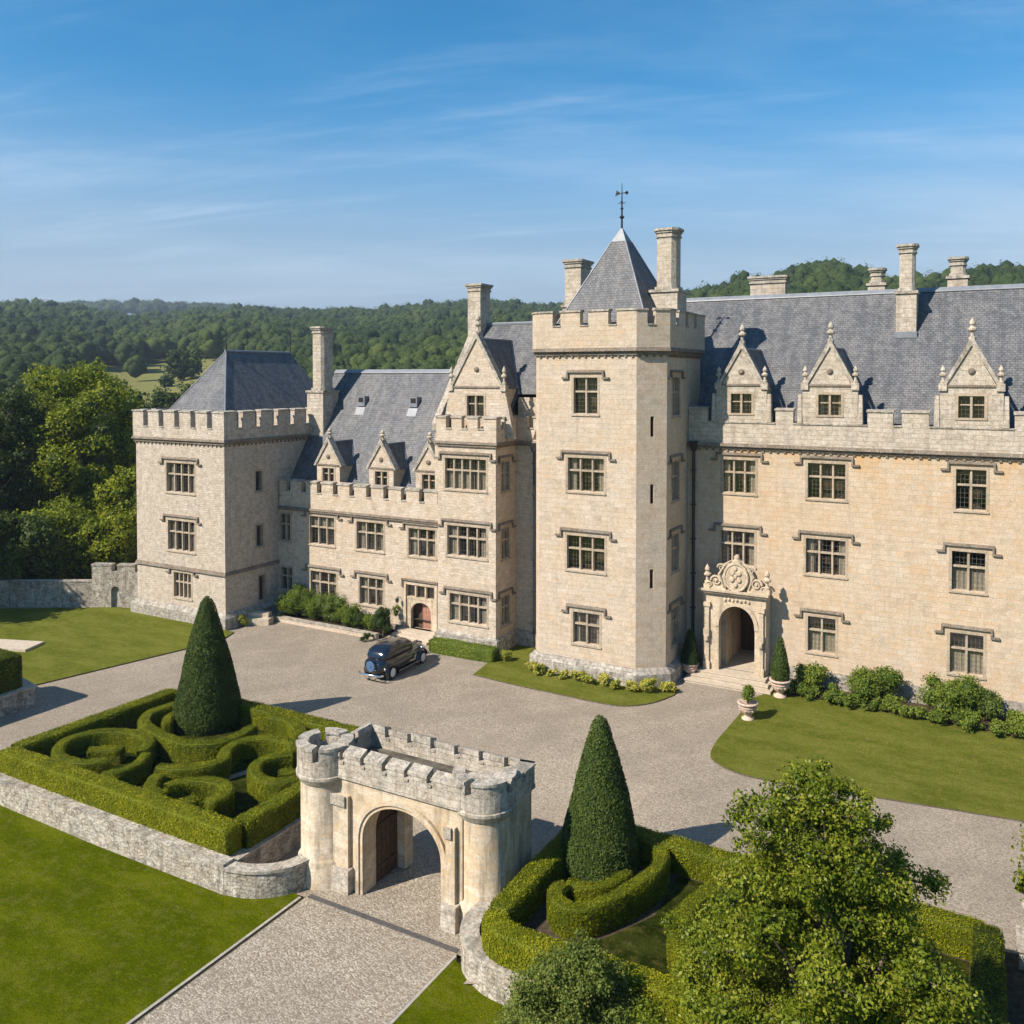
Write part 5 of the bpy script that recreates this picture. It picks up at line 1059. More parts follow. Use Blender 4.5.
m = MB(fg); n = 24; cxg, hwg = -17.675, 1.625
def apg(i, e): return (cxg-(hwg+e)*math.cos(PI*i/n), 0.95+(1.42+e)*math.sin(PI*i/n)**0.92 if 0 < i < n else 0.95)
for e0, e1, d in ((0.0, 0.13, 0.06), (0.13, 0.26, 0.12)):
    for k in range(n):
        a, b_, c_, d_ = apg(k, e0+0.001), apg(k+1, e0+0.001), apg(k+1, e1), apg(k, e1); m.hexa([(p[0], 0.002, p[1]) for p in (a, b_, c_, d_)], [(p[0], d, p[1]) for p in (a, b_, c_, d_)])
    for s in (-1, 1): x0, x1 = cxg+s*(hwg+e0+0.001), cxg+s*(hwg+e1); m.box(x0, x1, 0.002, d, -1.1, 0.95)
m.build('archivolt', 'gate', gh)
for s in (-1, 1):
    m = MB(fg); a, b_ = (-20.55, -19.85) if s < 0 else (-15.80, -15.45)
    m.box(a, b_, 0.002, 0.16, -0.15, 2.35, bottom=False); m.cur = 1; m.hexa([(a-0.1, 0.002, -1.2), (b_+0.12, 0.002, -1.2), (b_+0.12, 0.34, -1.2), (a-0.1, 0.34, -1.2)], [(a-0.1, 0.002, -0.15), (b_+0.12, 0.002, -0.15), (b_+0.12, 0.3, -0.15), (a-0.1, 0.3, -0.15)])
    m.box(a-0.04, b_-0.1, 0.163, 0.24, 2.0, 2.36); m.build('pilaster', ['gate', 'weathered_gate'], gh)
m = MB()
GP = [(GX0, GY0), (-15.3, GY0), (GX1, 25.2), (GX1, GY1), (GX0, GY1)]; ring_band(m, GP, 0.10, -0.1, 2.92, 3.06); m.build('string_course', 'weathered_gate', gh)
m = MB(); random.seed(5)
Lf = GX1-GX0; nf = []; x = 0.75
while x < 5.0: nf.append((x, x+0.2)); x += 0.2+0.72
parapet(m, GP, 3.06, 3.46, 3.93, 0.34, [nf, [], even_notches(1.3, 1, 0.2), even_notches(Lf, 6, 0.22), even_notches(2.5, 1, 0.22)], out=0.08, cop=0.03, cz=0.24, jag=0.1, slp=0.15)
m.build('parapet', ['weathered_gate', 'coping'], gh)
m = MB(); m.face([(p[0], p[1], 3.12) for p in GP]); m.build('roof_terrace', 'deck', gh)
def turret(x, y, r, zt, seg, lab):
    m = MB(); m.lathe([(r+0.10, -1.3), (r+0.10, -0.1), (r+0.02, 0.0), (r, 0.02), (r, 2.62)], 36, (x, y, 0), cap=False); b = m.build('turret', 'gate', gh, smooth_=True, label=lab, uvc=(x, y, r))
    m = MB(); m.lathe([(r, 2.62), (r+0.05, 2.66), (r+0.16, 2.86), (r+0.16, 2.95), (r+0.12, 2.98), (r+0.12, 3.5), (r-0.22, 3.5), (r-0.22, 3.1), (0.01, 3.1)], 36, (x, y, 0), cap=False); m.build('corbel', 'weathered_gate', b, uvc=(x, y, r))
    m = MB(); 
    for a0, a1 in seg:
        for (ro, ri, z0, z1) in ((r+0.12, r-0.22, 3.503, zt-0.1), (r+0.16, r-0.26, zt-0.097, zt)):
            k = max(3, int((a1-a0)/10)); P = [(math.radians(a0+(a1-a0)*i/k)) for i in range(k+1)]
            for i in range(k):
                q_ = [(x+ro*math.cos(P[i]), y+ro*math.sin(P[i])), (x+ro*math.cos(P[i+1]), y+ro*math.sin(P[i+1])), (x+ri*math.cos(P[i+1]), y+ri*math.sin(P[i+1])), (x+ri*math.cos(P[i]), y+ri*math.sin(P[i]))]
                sk = ([1] if i < k-1 else [])+([3] if i > 0 else []); m.hexa([(p[0], p[1], z0) for p in q_], [(p[0], p[1], z1) for p in q_], skip=sk)
    m.build('merlon_ring', 'coping', b)
turret(-21.25, 24.28, 0.86, 3.98, [(5, 60), (75, 130), (145, 200), (215, 285), (298, 352)], 'round turret on the left of the arch')
turret(-14.95, 24.9, 0.90, 3.95, [(190, 262), (276, 345), (357, 400)], 'round turret on the right of the arch')
m = MB(); m.box(-19.42, -19.33, 24.72, 25.98, -0.95, 1.5)
for k in range(5): m.box(-19.33, -19.31, 24.78+k*0.26, 24.81+k*0.26, -0.9, 1.45)
for z in (-0.5, 1.0): m.box(-19.33, -19.29, 24.75, 25.95, z, z+0.1)
m.build('gate_leaf', 'wood', gh)
# ================================================================= PLANTS, TREES, FURNITURE
def shrub(name, x, y, z, w, h, mat, label, cat='shrub', group=None, n=9, dens=190, size=0.075, base=0.45, seed=0, squash=1.0, stem=True):
    R = random.Random(seed+int(x*37+y*11)); L_ = []
    for i in range(n):
        a = R.uniform(0, 2*PI); rr = w*0.5*R.uniform(0.15, 0.72); hh = h*R.uniform(0.28, 0.78); r = min(w, h)*R.uniform(0.22, 0.36)
        L_.append(((x+rr*math.cos(a), y+rr*math.sin(a)*squash, z+min(hh, h-r*0.8)), r, R.uniform(-0.1, 0.1)))
    L_.append(((x, y, z+h*0.45), min(w, h)*0.4, 0))
    t = thing(name, (x, y, z), label, cat, group)
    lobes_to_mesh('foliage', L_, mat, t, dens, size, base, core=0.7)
    if stem:
        m = MB()
        for i in range(5):
            a = R.uniform(0, 2*PI); m.tube([(x, y, z-0.05), (x+0.15*w*math.cos(a), y+0.15*w*math.sin(a), z+h*0.5), (x+0.3*w*math.cos(a), y+0.3*w*math.sin(a), z+h*0.7)], [0.03, 0.02, 0.008], 5)
        m.build('stem', 'bark', t)
    return t
def tree(name, x, y, z, H, cw, mat, label, group=None, nl=46, lr=0.17, size=0.30, per=9, base=0.45, low=0.12, seed=1, shape='round', trunk=0.45, core=0.74, cat='tree', tintr=0.12):
    R = random.Random(seed); L_ = []; limbs = []
    rw = cw/2; zc = z+H*(low+1)/2; rh = H*(1-low)/2
    for i in range(nl):
        u = (i+0.5)/nl; ph = i*2.399963+R.uniform(-.3, .3); cz = 1-1.75*u if shape != 'full' else 1-1.98*u
        cz += R.uniform(-.08, .08); cz = max(-0.95, min(0.97, cz)); ring = math.sqrt(max(0, 1-cz*cz))
        if shape == 'cone': ring *= 0.55+0.5*u
        k = R.uniform(0.66, 0.96) if i % 5 else R.uniform(0.25, 0.6)
        c = (x+rw*ring*k*math.cos(ph), y+rw*ring*k*math.sin(ph), zc+rh*cz*k*0.97)
        r = cw*lr*R.uniform(0.7, 1.3); L_.append((c, r, R.uniform(-tintr, tintr))); limbs.append(c)
    t = thing(name, (x, y, z), label, cat, group)
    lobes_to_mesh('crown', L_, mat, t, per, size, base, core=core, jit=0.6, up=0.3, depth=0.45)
    m = MB(); m.tube([(x, y, z-0.4), (x+0.1, y, z+H*0.2), (x-0.1, y+0.1, z+H*0.45), (x, y, z+H*0.72)], [trunk, trunk*0.8, trunk*0.5, trunk*0.15], 9)
    m.build('trunk', 'bark', t)
    m = MB()
    for i, c in enumerate(limbs[::3]):
        s = min(0.68, max(0.18, (c[2]-z)/H-0.22)); a = (x, y, z+H*s); mid = ((a[0]+c[0])/2, (a[1]+c[1])/2, (a[2]+c[2])/2+0.04*H*R.uniform(-0.5, 1)); m.tube([a, mid, c], [trunk*0.32, trunk*0.2, trunk*0.06], 6)
    m.build('limbs', 'bark', t)
    return t
# --- shrubs in the bed below the left range
wall_thing('bed_wall', [(-44.5, 45.35), (-40, 45.3), (-35.3, 45.25)], 0.3, -0.2, 0.36, 'low cream kerb wall in front of the shrub bed under the left range', mat='wing', caph=0.06)
m = MB(); m.box(-44.5, -35.3, 45.66, 47.15, -0.1, 0.2); kind(m.build('planting_bed', 'soil'), 'structure')
SB = 'shrubs in the bed below the left range'
shrub('shrub', -43.0, 46.3, 0.2, 2.3, 2.3, 'shrub_leaf', 'leafy green shrub at the left end of the bed below the left range', group=SB)
shrub('shrub', -41.3, 46.2, 0.2, 2.1, 1.8, 'shrub_leaf', 'bushy green shrub second from the left in the bed below the left range', group=SB)
shrub('flowering_shrub', -40.0, 46.4, 0.2, 2.3, 2.0, 'flower', 'pale flowering shrub in the middle of the bed below the left range', group=SB)
shrub('shrub', -38.4, 46.2, 0.2, 2.0, 1.55, 'shrub_leaf', 'low green shrub right of the flowering one in the bed below the left range', group=SB)
shrub('shrub', -37.3, 46.2, 0.2, 1.1, 1.0, 'oak_dark', 'small dark green shrub between paler ones in the bed below the left range', group=SB)
shrub('shrub', -36.3, 46.0, 0.2, 1.3, 1.2, 'shrub_leaf', 'small light green shrub near the right end of the bed below the left range', group=SB)
tree('small_conifer', -35.3, 45.9, 0.1, 1.9, 1.15, 'oak_dark', 'small dark upright conifer by the side door', nl=16, lr=0.3, size=0.07, per=130, base=0.5, low=0.02, shape='cone', trunk=0.06, cat='conifer')
shrub('climber', -34.98, 46.95, 0.9, 0.55, 1.1, 'shrub_leaf', 'small climbing plant on the wall left of the side door', group=None, n=5, stem=False)
for (x, y, l) in ((-35.6, 44.75, 'dark boulder-like clump of foliage at the end of the low bed wall'),): shrub('ground_shrub', x, y, 0.0, 1.1, 0.55, 'oak_dark', l, n=6, stem=False)
# hedge strip below the bay
hedge('low_hedge', [(-30.9, 45.2), (-26.4, 45.25)], 0.85, 0.75, 0.0, 'bright low hedge under the projecting bay', mat='shrub_leaf', base=0.55, dens=330, size=0.085)
shrub('round_shrub', -25.8, 45.6, 0.0, 0.75, 0.75, 'fern_leaf', 'round yellow-green shrub at the end of the low hedge', n=6, base=0.25, stem=False)
# golden plants along the tower
names = ['first', 'second', 'third', 'fourth', 'fifth', 'sixth', 'seventh', 'eighth', 'ninth', 'tenth', 'eleventh', 'twelfth', 'thirteenth', 'fourteenth', 'fifteenth', 'sixteenth', 'seventeenth', 'eighteenth', 'nineteenth', 'twentieth']
gp = [(-23.75, 44.75), (-23.05, 44.45), (-22.3, 44.5), (-21.5, 44.4), (-20.6, 44.45), (-19.9, 44.3), (-19.1, 44.4), (-18.3, 44.35), (-17.4, 44.4), (-16.6, 44.7), (-15.75, 45.2)]
for i, (x, y) in enumerate(gp):
    w = random.uniform(0.75, 1.15); h = w*random.uniform(0.5, 0.72)
    shrub('golden_plant', x, y+random.uniform(-0.06, 0.06), 0.06, w, h, 'fern_leaf', names[i]+' golden leafy plant from the left along the foot of the central tower', 'plant', 'golden plants along the tower foot', n=6, dens=170, size=0.10, base=random.uniform(0.3, 0.7), stem=False)
# --- border along the right range
m = MB(); m.prism([(-10.9, 48.15), (14, 46.9), (14, 49.84), (-10.9, 49.84)], -0.1, 0.09); kind(m.build('planting_bed', 'soil'), 'structure')
SR = 'shrubs in the border below the right range'
bd = [(-9.0, 48.9, 1.5, 1.45, 'round mid green shrub just right of the cone in the urn'), (-5.9, 49.0, 2.5, 2.0, 'loose open shrub standing by the wall between the lower windows'), (-2.3, 48.7, 2.7, 2.1, 'large bushy shrub below the rightmost ground floor window'), (-0.9, 48.9, 1.9, 1.5, 'darker spreading shrub right of the large bushy one'),
      (2.2, 48.5, 1.5, 1.1, 'yellowish shrub at the right edge of the border'), (0.6, 48.4, 1.3, 0.9, 'low pale green shrub near the right edge of the border')]
for i, (x, y, w, h, l) in enumerate(bd): shrub('border_shrub', x, y, 0.08, w, h, 'shrub_leaf' if i != 3 else 'bush_leaf', l, group=SR, n=12, dens=150, size=0.10, base=(0.55, 0.4, 0.5, 0.4, 0.75, 0.6)[i])
lo = [(-9.9, 48.0), (-8.8, 47.85), (-7.7, 47.9), (-6.7, 47.75), (-5.7, 47.8), (-4.7, 47.65), (-3.7, 47.6), (-2.6, 47.45), (-1.5, 47.5), (-0.4, 47.35), (0.7, 47.35), (1.9, 47.2), (3.2, 47.2), (4.6, 47.2)]
for i, (x, y) in enumerate(lo):
    shrub('low_shrub', x, y, 0.06, random.uniform(1.55, 1.95), random.uniform(0.65, 0.95), 'shrub_leaf', names[i]+' low leafy clump from the left along the front of the right border', group='low clumps along the front of the right border', n=8, dens=160, size=0.09, base=random.uniform(0.38, 0.65), stem=False)
# --- urns
def urn(x, y, z, s, label, plant, plabel=None):
    t = thing('stone_urn', (x, y, z), label, 'urn'); m = MB()
    m.lathe([(0.30*s, 0), (0.30*s, 0.08*s), (0.18*s, 0.12*s), (0.14*s, 0.2*s), (0.2*s, 0.26*s), (0.34*s, 0.38*s), (0.40*s, 0.55*s), (0.41*s, 0.72*s), (0.50*s, 0.76*s), (0.52*s, 0.84*s), (0.44*s, 0.86*s), (0.40*s, 0.80*s), (0.01, 0.78*s)], 20, (x, y, z), cap=False)
    m.build('urn_body', 'terracotta', t, smooth_=True)
    m = MB(); m.lathe([(0.425*s, 0.60*s), (0.445*s, 0.62*s), (0.445*s, 0.65*s), (0.42*s, 0.67*s)], 20, (x, y, z), cap=False)
    for k in range(8): a = k*PI/4; disc_ = (x+0.42*s*math.cos(a), y+0.42*s*math.sin(a)); m.lathe([(0.01, -0.05*s), (0.05*s, 0), (0.01, 0.05*s)], 6, (disc_[0], disc_[1], z+0.5*s), cap=False)
    m.build('urn_band', 'terracotta', t); return t
urn(-11.05, 43.6, 0.05, 1.0, 'pale stone urn on the corner of the right lawn', None)
shrub('potted_shrub', -11.05, 43.6, 0.85, 0.75, 0.9, 'shrub_leaf', 'small upright shrub growing in the urn on the lawn corner', 'plant', n=9, dens=260, size=0.07)
urn(-10.35, 47.5, 0.05, 1.1, 'pale stone urn at the right end of the entrance steps', None)
shrub('potted_box', -10.35, 47.5, 0.86, 1.25, 0.42, 'box_leaf', 'low box plants around the cone in the urn by the steps', 'plant', n=9, dens=260, size=0.06, stem=False)
yew(-10.35, 47.5, 0.43, 1.05, 3.2, 'slim clipped cone growing in the urn right of the entrance steps', base=0.65)
urn(-15.5, 48.3, 0.0, 0.95, 'shaded urn left of the entrance porch', None)
yew(-15.5, 48.3, 0.45, 0.75, 2.7, 'dark clipped cone in the shade left of the entrance porch', base=0.2)  # low tint base paints the porch-side shade into the leaves
# --- stone mounting steps and trough near the corner tower
t = thing('stone_bench', (-44.7, 44.3, 0), 'rough stone slab bench and steps at the foot of the corner tower', 'bench')
m = MB(); m.hexa([(-45.2, 43.6, 0.0), (-43.7, 44.3, 0.0), (-44.0, 45.1, 0.0), (-45.3, 44.5, 0.0)], [(-45.2, 43.6, 0.42), (-43.7, 44.3, 0.42), (-44.0, 45.1, 0.42), (-45.3, 44.5, 0.42)]); m.build('lower_step', 'step', t)
m = MB(); m.hexa([(-45.25, 44.0, 0.42), (-44.0, 44.6, 0.42), (-44.25, 45.2, 0.42), (-45.4, 44.7, 0.42)], [(-45.25, 44.0, 0.72), (-44.0, 44.6, 0.72), (-44.25, 45.2, 0.72), (-45.4, 44.7, 0.72)]); m.build('upper_slab', 'step', t)
shrub('small_shrub', -45.0, 43.3, 0.0, 0.9, 0.8, 'fern_leaf', 'small pale shrub at the corner of the left tower', n=6, base=0.2)
# --- west side: old wall, hedge block, slab
wp = [(-54.6, 43.25), (-57.2, 42.2), (-63, 38.9), (-70, 35.2), (-80, 30.2)]
wall_thing('garden_wall', wp[::-1], 0.5, -0.5, 1.95, 'long old rubble wall along the back of the left lawn under the trees', cap='drystone', capw=0.03)
gw = thing('wall_gateway', (-56.2, 42.9, 0), 'battlemented end of the old garden wall with a small dark arched doorway', 'gateway')
fw_ = fr_edge((-58.3, 41.45), (-54.55, 43.1)); m = MB(fw_); arch_slab(m, 0.0, 3.9, -0.3, 2.7, 1.45, 2.1, 1.25, 0.36, -0.5, 0.02, 12)
m.build('gateway_wall', 'drystone', gw)
m = MB(fw_)
for a, b_ in ((0.0, 1.5), (1.95, 3.3), (3.6, 3.9)): m.box(a, b_, -0.5, 0.02, 2.7, 3.1, bottom=False); m.box(a-0.03, b_+0.03, -0.54, 0.06, 3.1, 3.22)
m.build('merlons', 'drystone', gw)
m = MB(fw_); m.box(1.46, 2.09, -0.42, -0.36, -0.2, 1.6); m.build('door', 'wood', gw)
m = MB(); m.prism([(-50, 19.5), (-43.7, 19.5), (-43.5, 27.6), (-47.2, 28.4), (-50, 28.4)], -0.3, 0.95); m.cur = 1; m.prism([(-50.05, 19.45), (-43.62, 19.45), (-43.42, 27.66), (-47.2, 28.48), (-50.05, 28.48)], 0.953, 1.05); tag(m.build('stone_plinth', ['drystone', 'weathered']), 'raised stone bed carrying a dark hedge at the far left edge', 'planter')
hedge('block_hedge', [(-45.5, 20.0), (-45.5, 27.2)], 3.3, 1.75, 1.0, 'dense dark block of clipped hedge on the raised stone bed at the left edge', mat='box_leaf', base=0.35)
m = MB(); m.prism([(-59, 30.2), (-52.3, 32.6), (-52.9, 34.2), (-59.5, 31.9)], -0.1, 0.22); tag(m.build('stone_slab', 'step'), 'flat pale stone slab lying on the left lawn', 'slab')
# --- pier and urn at the right edge
pr_ = thing('gate_pier', (0.75, 29.4, 0), 'dark weathered stone pier with an urn at the right edge', 'pier'); m = MB(); m.box(0.45, 1.55, 28.9, 30.0, -0.2, 0.55); m.cur = 1; m.box(0.38, 1.62, 28.83, 30.07, 0.553, 0.66); m.build('pier_body', ['drystone', 'coping'], pr_)
m = MB(); m.lathe([(0.3, 0.66), (0.3, 0.74), (0.16, 0.8), (0.16, 0.9), (0.3, 1.0), (0.42, 1.2), (0.44, 1.55), (0.5, 1.6), (0.5, 1.68), (0.4, 1.7), (0.01, 1.66)], 18, (1.0, 29.45, 0), cap=False); m.build('urn', 'weathered', pr_, smooth_=True)
tree('edge_tree', 1.95, 29.2, -0.2, 4.3, 2.9, 'near_leaf', 'small leafy tree beside the stone pier at the right edge', nl=22, lr=0.2, size=0.12, per=70, low=0.45, trunk=0.08, seed=4)
# --- vintage car
def loft(m, secs, n=20, pw=3.0, cap=True):
    """secs: (y, half width, z bottom, z top)"""
    R_ = []
    for (y, hw, z0, z1, *r) in secs:
        p = r[0] if r else pw; ring = []
        for i in range(n):
            a = 2*PI*i/n; c, s = math.cos(a), math.sin(a); k = (abs(c)**p+abs(s)**p)**(-1/p); ring.append((hw*c*k, y, (z0+z1)/2+(z1-z0)/2*s*k))
        R_.append(ring)
    for a, b in zip(R_[:-1], R_[1:]):
        for i in range(n): j = (i+1) % n; m.face([a[i], a[j], b[j], b[i]])
    if cap: m.face(R_[0]); m.face(R_[-1])
def build_car(loc, rz, label):
    t = thing('vintage_car', loc, label, 'car'); t.rotation_euler = (0, 0, 0)
    cr, sr = math.cos(rz), math.sin(rz)
    K_ = 1.05; fr = lambda x, y, z: (loc[0]+K_*(x*cr-y*sr), loc[1]+K_*(x*sr+y*cr), loc[2]+K_*1.04*z)
    m = MB(fr)   # lower body: tail -> bonnet (+y is the front)
    loft(m, [(-2.28, 0.30, 0.50, 0.75), (-2.20, 0.52, 0.42, 0.92), (-2.0, 0.66, 0.38, 1.05), (-1.6, 0.74, 0.36, 1.12), (-0.9, 0.80, 0.36, 1.10), (0.0, 0.80, 0.36, 1.08), (0.65, 0.74, 0.38, 1.07), (0.9, 0.58, 0.40, 1.06), (1.5, 0.46, 0.42, 1.03), (2.02, 0.36, 0.42, 0.98), (2.12, 0.30, 0.48, 0.92)], 24, 3.2)
    loft(m, [(-1.95, 0.40, 0.95, 1.14, 2.6), (-1.84, 0.60, 0.95, 1.36, 2.8), (-1.62, 0.67, 0.95, 1.56, 3), (-1.0, 0.70, 0.95, 1.68, 3.4), (-0.3, 0.71, 0.95, 1.70, 3.4), (0.3, 0.69, 0.95, 1.66, 3.4), (0.58, 0.65, 0.95, 1.54, 3), (0.78, 0.60, 0.95, 1.12, 3)], 24, 3)
    m.build('body', 'paint', t, smooth_=True)
    for s in (-1, 1):
        for (yc, nm) in ((-1.42, 0), (1.48, 1)):
            m = MB(fr); secs = []
            # arched mudguard: swept arc over the wheel with a rounded section
            A = [(-25, 0.44), (10, 0.47), (45, 0.47), (80, 0.46), (115, 0.46), (150, 0.47), (180, 0.50), (200, 0.56)] if nm == 0 else [(-20, 0.62), (0, 0.53), (35, 0.47), (70, 0.46), (105, 0.46), (140, 0.46), (175, 0.45)]
            prev = None; K = 8
            for (d, rr) in A:
                a = math.radians(d); cy, cz = yc-rr*math.cos(a) if nm == 0 else yc-rr*math.cos(a), 0.34+rr*math.sin(a); ring = []
                for k in range(K+1):
                    b = -0.5+k/K; ring.append((s*(0.70+0.17*2*b*0.62), cy+(-math.cos(a))*0.07*math.cos(b*PI), cz+math.sin(a)*0.07*math.cos(b*PI)))
                if prev:
                    for k in range(K): m.face([prev[k], prev[k+1], ring[k+1], ring[k]])
                prev = ring
            g_ = m.build('mudguard', 'paint', t, smooth_=True)
            sol = g_.modifiers.new('thick', 'SOLIDIFY'); sol.thickness = 0.035
            w = MB(fr)
            def wl(prof, x0): 
                n_ = 24; R_ = [[(x0+s*px_, yc+pr_2*math.cos(2*PI*i/n_), 0.34+pr_2*math.sin(2*PI*i/n_)) for i in range(n_)] for pr_2, px_ in prof]
                for a, b in zip(R_[:-1], R_[1:]):
                    for i in range(n_): j = (i+1) % n_; w.face([a[i], a[j], b[j], b[i]])
                w.face(R_[-1]); w.face(R_[0])
            wl([(0.24, -0.08), (0.32, -0.09), (0.34, -0.05), (0.34, 0.03), (0.32, 0.07), (0.27, 0.075)], s*0.71); wh = w.build('wheel', 'rubber', t, smooth_=False)
            w = MB(fr); wl([(0.225, 0.076), (0.222, 0.085), (0.18, 0.088), (0.17, 0.06), (0.09, 0.07), (0.08, 0.10), (0.02, 0.115)], s*0.71); w.build('wheel_disc', 'whitewall', wh)
        m = MB(fr); m.box(s*0.62, s*0.86, -0.98, 1.05, 0.30, 0.34); m.build('running_board', 'paint', t)
        m = MB(fr); m.box(s*0.862, s*0.875, -0.98, 1.05, 0.295, 0.345); m.build('board_trim', 'chrome', t)
        for (y0, y1) in ((-1.28, -0.68), (-0.60, 0.0), (0.07, 0.52)):
            m = MB(fr); x0, x1 = s*0.692, s*0.655
            m.hexa([(x0, y0, 1.14), (x0, y1, 1.14), (x0-s*0.05, y1, 1.14), (x0-s*0.05, y0, 1.14)], [(x1, y0+0.05, 1.46), (x1, y1-0.04, 1.46), (x1-s*0.05, y1-0.04, 1.46), (x1-s*0.05, y0+0.05, 1.46)]); m.build('side_window', 'carglass', t)
        m = MB(fr); m.lathe([(0.02, -0.02), (0.12, 0.0), (0.13, 0.06), (0.02, 0.2)], 12, (0, 0, 0)); m.v = [fr(s*0.5+0, 0, 0) for _ in []] or m.v; 
        hl = MB(lambda x, y, z, s=s: fr(s*0.50+x, 1.92-z, 0.78+y)); hl.lathe([(0.12, 0.0), (0.13, 0.05), (0.10, 0.16), (0.02, 0.24)], 12, (0, 0, 0)); hl.build('headlight', 'chrome', t, smooth_=True)
        tl_ = MB(lambda x, y, z, s=s: fr(s*0.66+x, -1.96-z, 0.62+y)); tl_.lathe([(0.07, 0), (0.07, 0.04), (0.03, 0.07)], 10, (0, 0, 0)); tl_.build('tail_light', 'chrome', t)
    m = MB(fr); m.hexa([(-0.46, -1.86, 1.20), (0.46, -1.86, 1.20), (0.42, -1.74, 1.16), (-0.42, -1.74, 1.16)], [(-0.40, -1.63, 1.47), (0.40, -1.63, 1.47), (0.36, -1.55, 1.44), (-0.36, -1.55, 1.44)]); m.build('rear_window', 'carglass', t)
    m = MB(fr); m.hexa([(-0.52, 0.80, 1.12), (0.52, 0.80, 1.12), (0.48, 0.70, 1.12), (-0.48, 0.70, 1.12)], [(-0.5, 0.62, 1.47), (0.5, 0.62, 1.47), (0.46, 0.52, 1.47), (-0.46, 0.52, 1.47)]); m.build('windscreen', 'carglass', t)
    sp = MB(lambda x, y, z: fr(x, -2.24-z*0.98, 0.78+y+z*0.1)); sp.lathe([(0.30, -0.06), (0.32, 0.0), (0.32, 0.08), (0.28, 0.13)], 24, (0, 0, 0)); sw_ = sp.build('spare_wheel', 'paint', t, smooth_=False)
    sp = MB(lambda x, y, z: fr(x, -2.24-z*0.98, 0.78+y+z*0.1)); sp.lathe([(0.27, 0.132), (0.25, 0.15), (0.08, 0.155), (0.07, 0.18), (0.01, 0.19)], 24, (0, 0, 0)); sp.build('spare_cover', 'cover_reflection', sw_, smooth_=False)
    for nm, y0, z in (('rear_bumper', -2.50, 0.40), ('front_bumper', 2.35, 0.40)):
        sg = -1 if y0 < 0 else 1; m = MB(fr); m.tube([(-0.78, y0-sg*0.22, z), (-0.6, y0-sg*0.04, z), (0, y0, z), (0.6, y0-sg*0.04, z), (0.78, y0-sg*0.22, z)], 0.055, 8); m.box(-0.35, -0.3, min(y0, y0-sg*0.3), max(y0, y0-sg*0.3), z-0.02, z+0.02); m.box(0.3, 0.35, min(y0, y0-sg*0.3), max(y0, y0-sg*0.3), z-0.02, z+0.02); m.build(nm, 'chrome', t, smooth_=True)
    m = MB(fr); m.box(-0.24, 0.24, 2.10, 2.16, 0.48, 0.98); 
    for k in range(9): m.box(-0.22+k*0.052, -0.20+k*0.052, 2.161, 2.18, 0.5, 0.96)
    m.build('grille', 'chrome', t)
    m = MB(fr); m.box(-0.015, 0.015, 0.95, 2.08, 1.02, 1.055); m.build('bonnet_hinge', 'chrome', t)
    return t
M['carglass'] = simple('dark_car_glass', (0.02, 0.03, 0.045), 0.04, 0, 0.9, 0.1, 2, 0)
M['cover_reflection'] = simple('wheel_cover_sky_tint', (0.06, 0.12, 0.22), 0.2, 0, 0.6, 0.1, 2, 0)  # blue paints in the reflection seen on the spare wheel
build_car((-30.70, 41.25, 0.02), math.radians(1.5), 'black vintage saloon car parked on the gravel facing the house')
# --- trees beyond the garden wall
TG = 'trees beyond the garden wall'
def tp(px, dep, ytop): x, y = at(px, dep); return x, y, 17+(375-ytop)/890*dep
specs = [ # px, depth, top y, width px, mat, base, label, seed
 (78, 84, 352, 118, 'oak_leaf', 0.50, 'tall bright green oak rising above the left lawn wall', 2),
 (-5, 80, 385, 95, 'oak_dark', 0.5, 'big dark tree at the far left edge of the photo', 3),
 (128, 78, 470, 62, 'oak_leaf', 0.6, 'lower light green tree touching the left side of the corner tower', 4),
 (58, 74, 505, 80, 'oak_leaf', 0.45, 'spreading mid green tree below the tall oak behind the wall', 5),
 (8, 68, 515, 80, 'oak_dark', 0.6, 'dark bushy tree at the left edge in front of the wall end', 6),
 (104, 74, 515, 52, 'oak_leaf', 0.65, 'small fresh green tree directly behind the wall gateway', 7),
 (30, 98, 372, 84, 'oak_dark', 0.6, 'dark rounded tree behind and left of the tall oak', 8),
 (-60, 96, 380, 110, 'oak_dark', 0.5, 'large dark tree outside the left edge', 9),
 (145, 110, 392, 62, 'oak_dark', 0.55, 'dark tree behind the corner tower right of the tall oak', 10),
 (180, 150, 388, 70, 'oak_dark', 0.55, 'distant dark tree just left of the corner tower roof', 11),
 (118, 125, 378, 56, 'oak_dark', 0.65, 'rounded dark tree on the near edge of the meadow', 12),
 (0, 140, 372, 80, 'oak_dark', 0.6, 'far dark tree at the left edge below the wooded hill', 13),
 (-90, 72, 470, 130, 'oak_dark', 0.5, 'broad dark tree outside the left edge near the wall', 14)]
for (px, dep, yt, wpx, mat, base, lab, sd_) in specs:
    x, y, zt = tp(px, dep, yt); zb = -0.9; Hh = zt-zb; near_ = dep < 90
    tree('broadleaf_tree', x, y, zb, Hh, wpx/890*dep, mat, lab, TG, nl=int(60 if Hh > 14 else 38), lr=0.15 if Hh > 14 else 0.19, size=0.25 if near_ else 0.42, per=22 if near_ else 8, base=base+0.12, low=0.03, seed=sd_, shape='full', core=0.6, trunk=0.4)
for i, (x, y, H_, w_, l_) in enumerate([(-70.5, 29.0, 14, 9, 'tree outside the left edge shading the lawn'), (-66.3, 31.3, 11, 7, 'smaller tree just outside the left edge shading the lawn'), (-77, 24, 12, 9, 'large tree well outside the left edge of the lawn')]):
    tree('broadleaf_tree', x, y, 0, H_, w_, 'oak_dark', l_, TG, nl=34, lr=0.19, size=0.34, per=10, low=0.05, seed=40+i, shape='full', trunk=0.25)
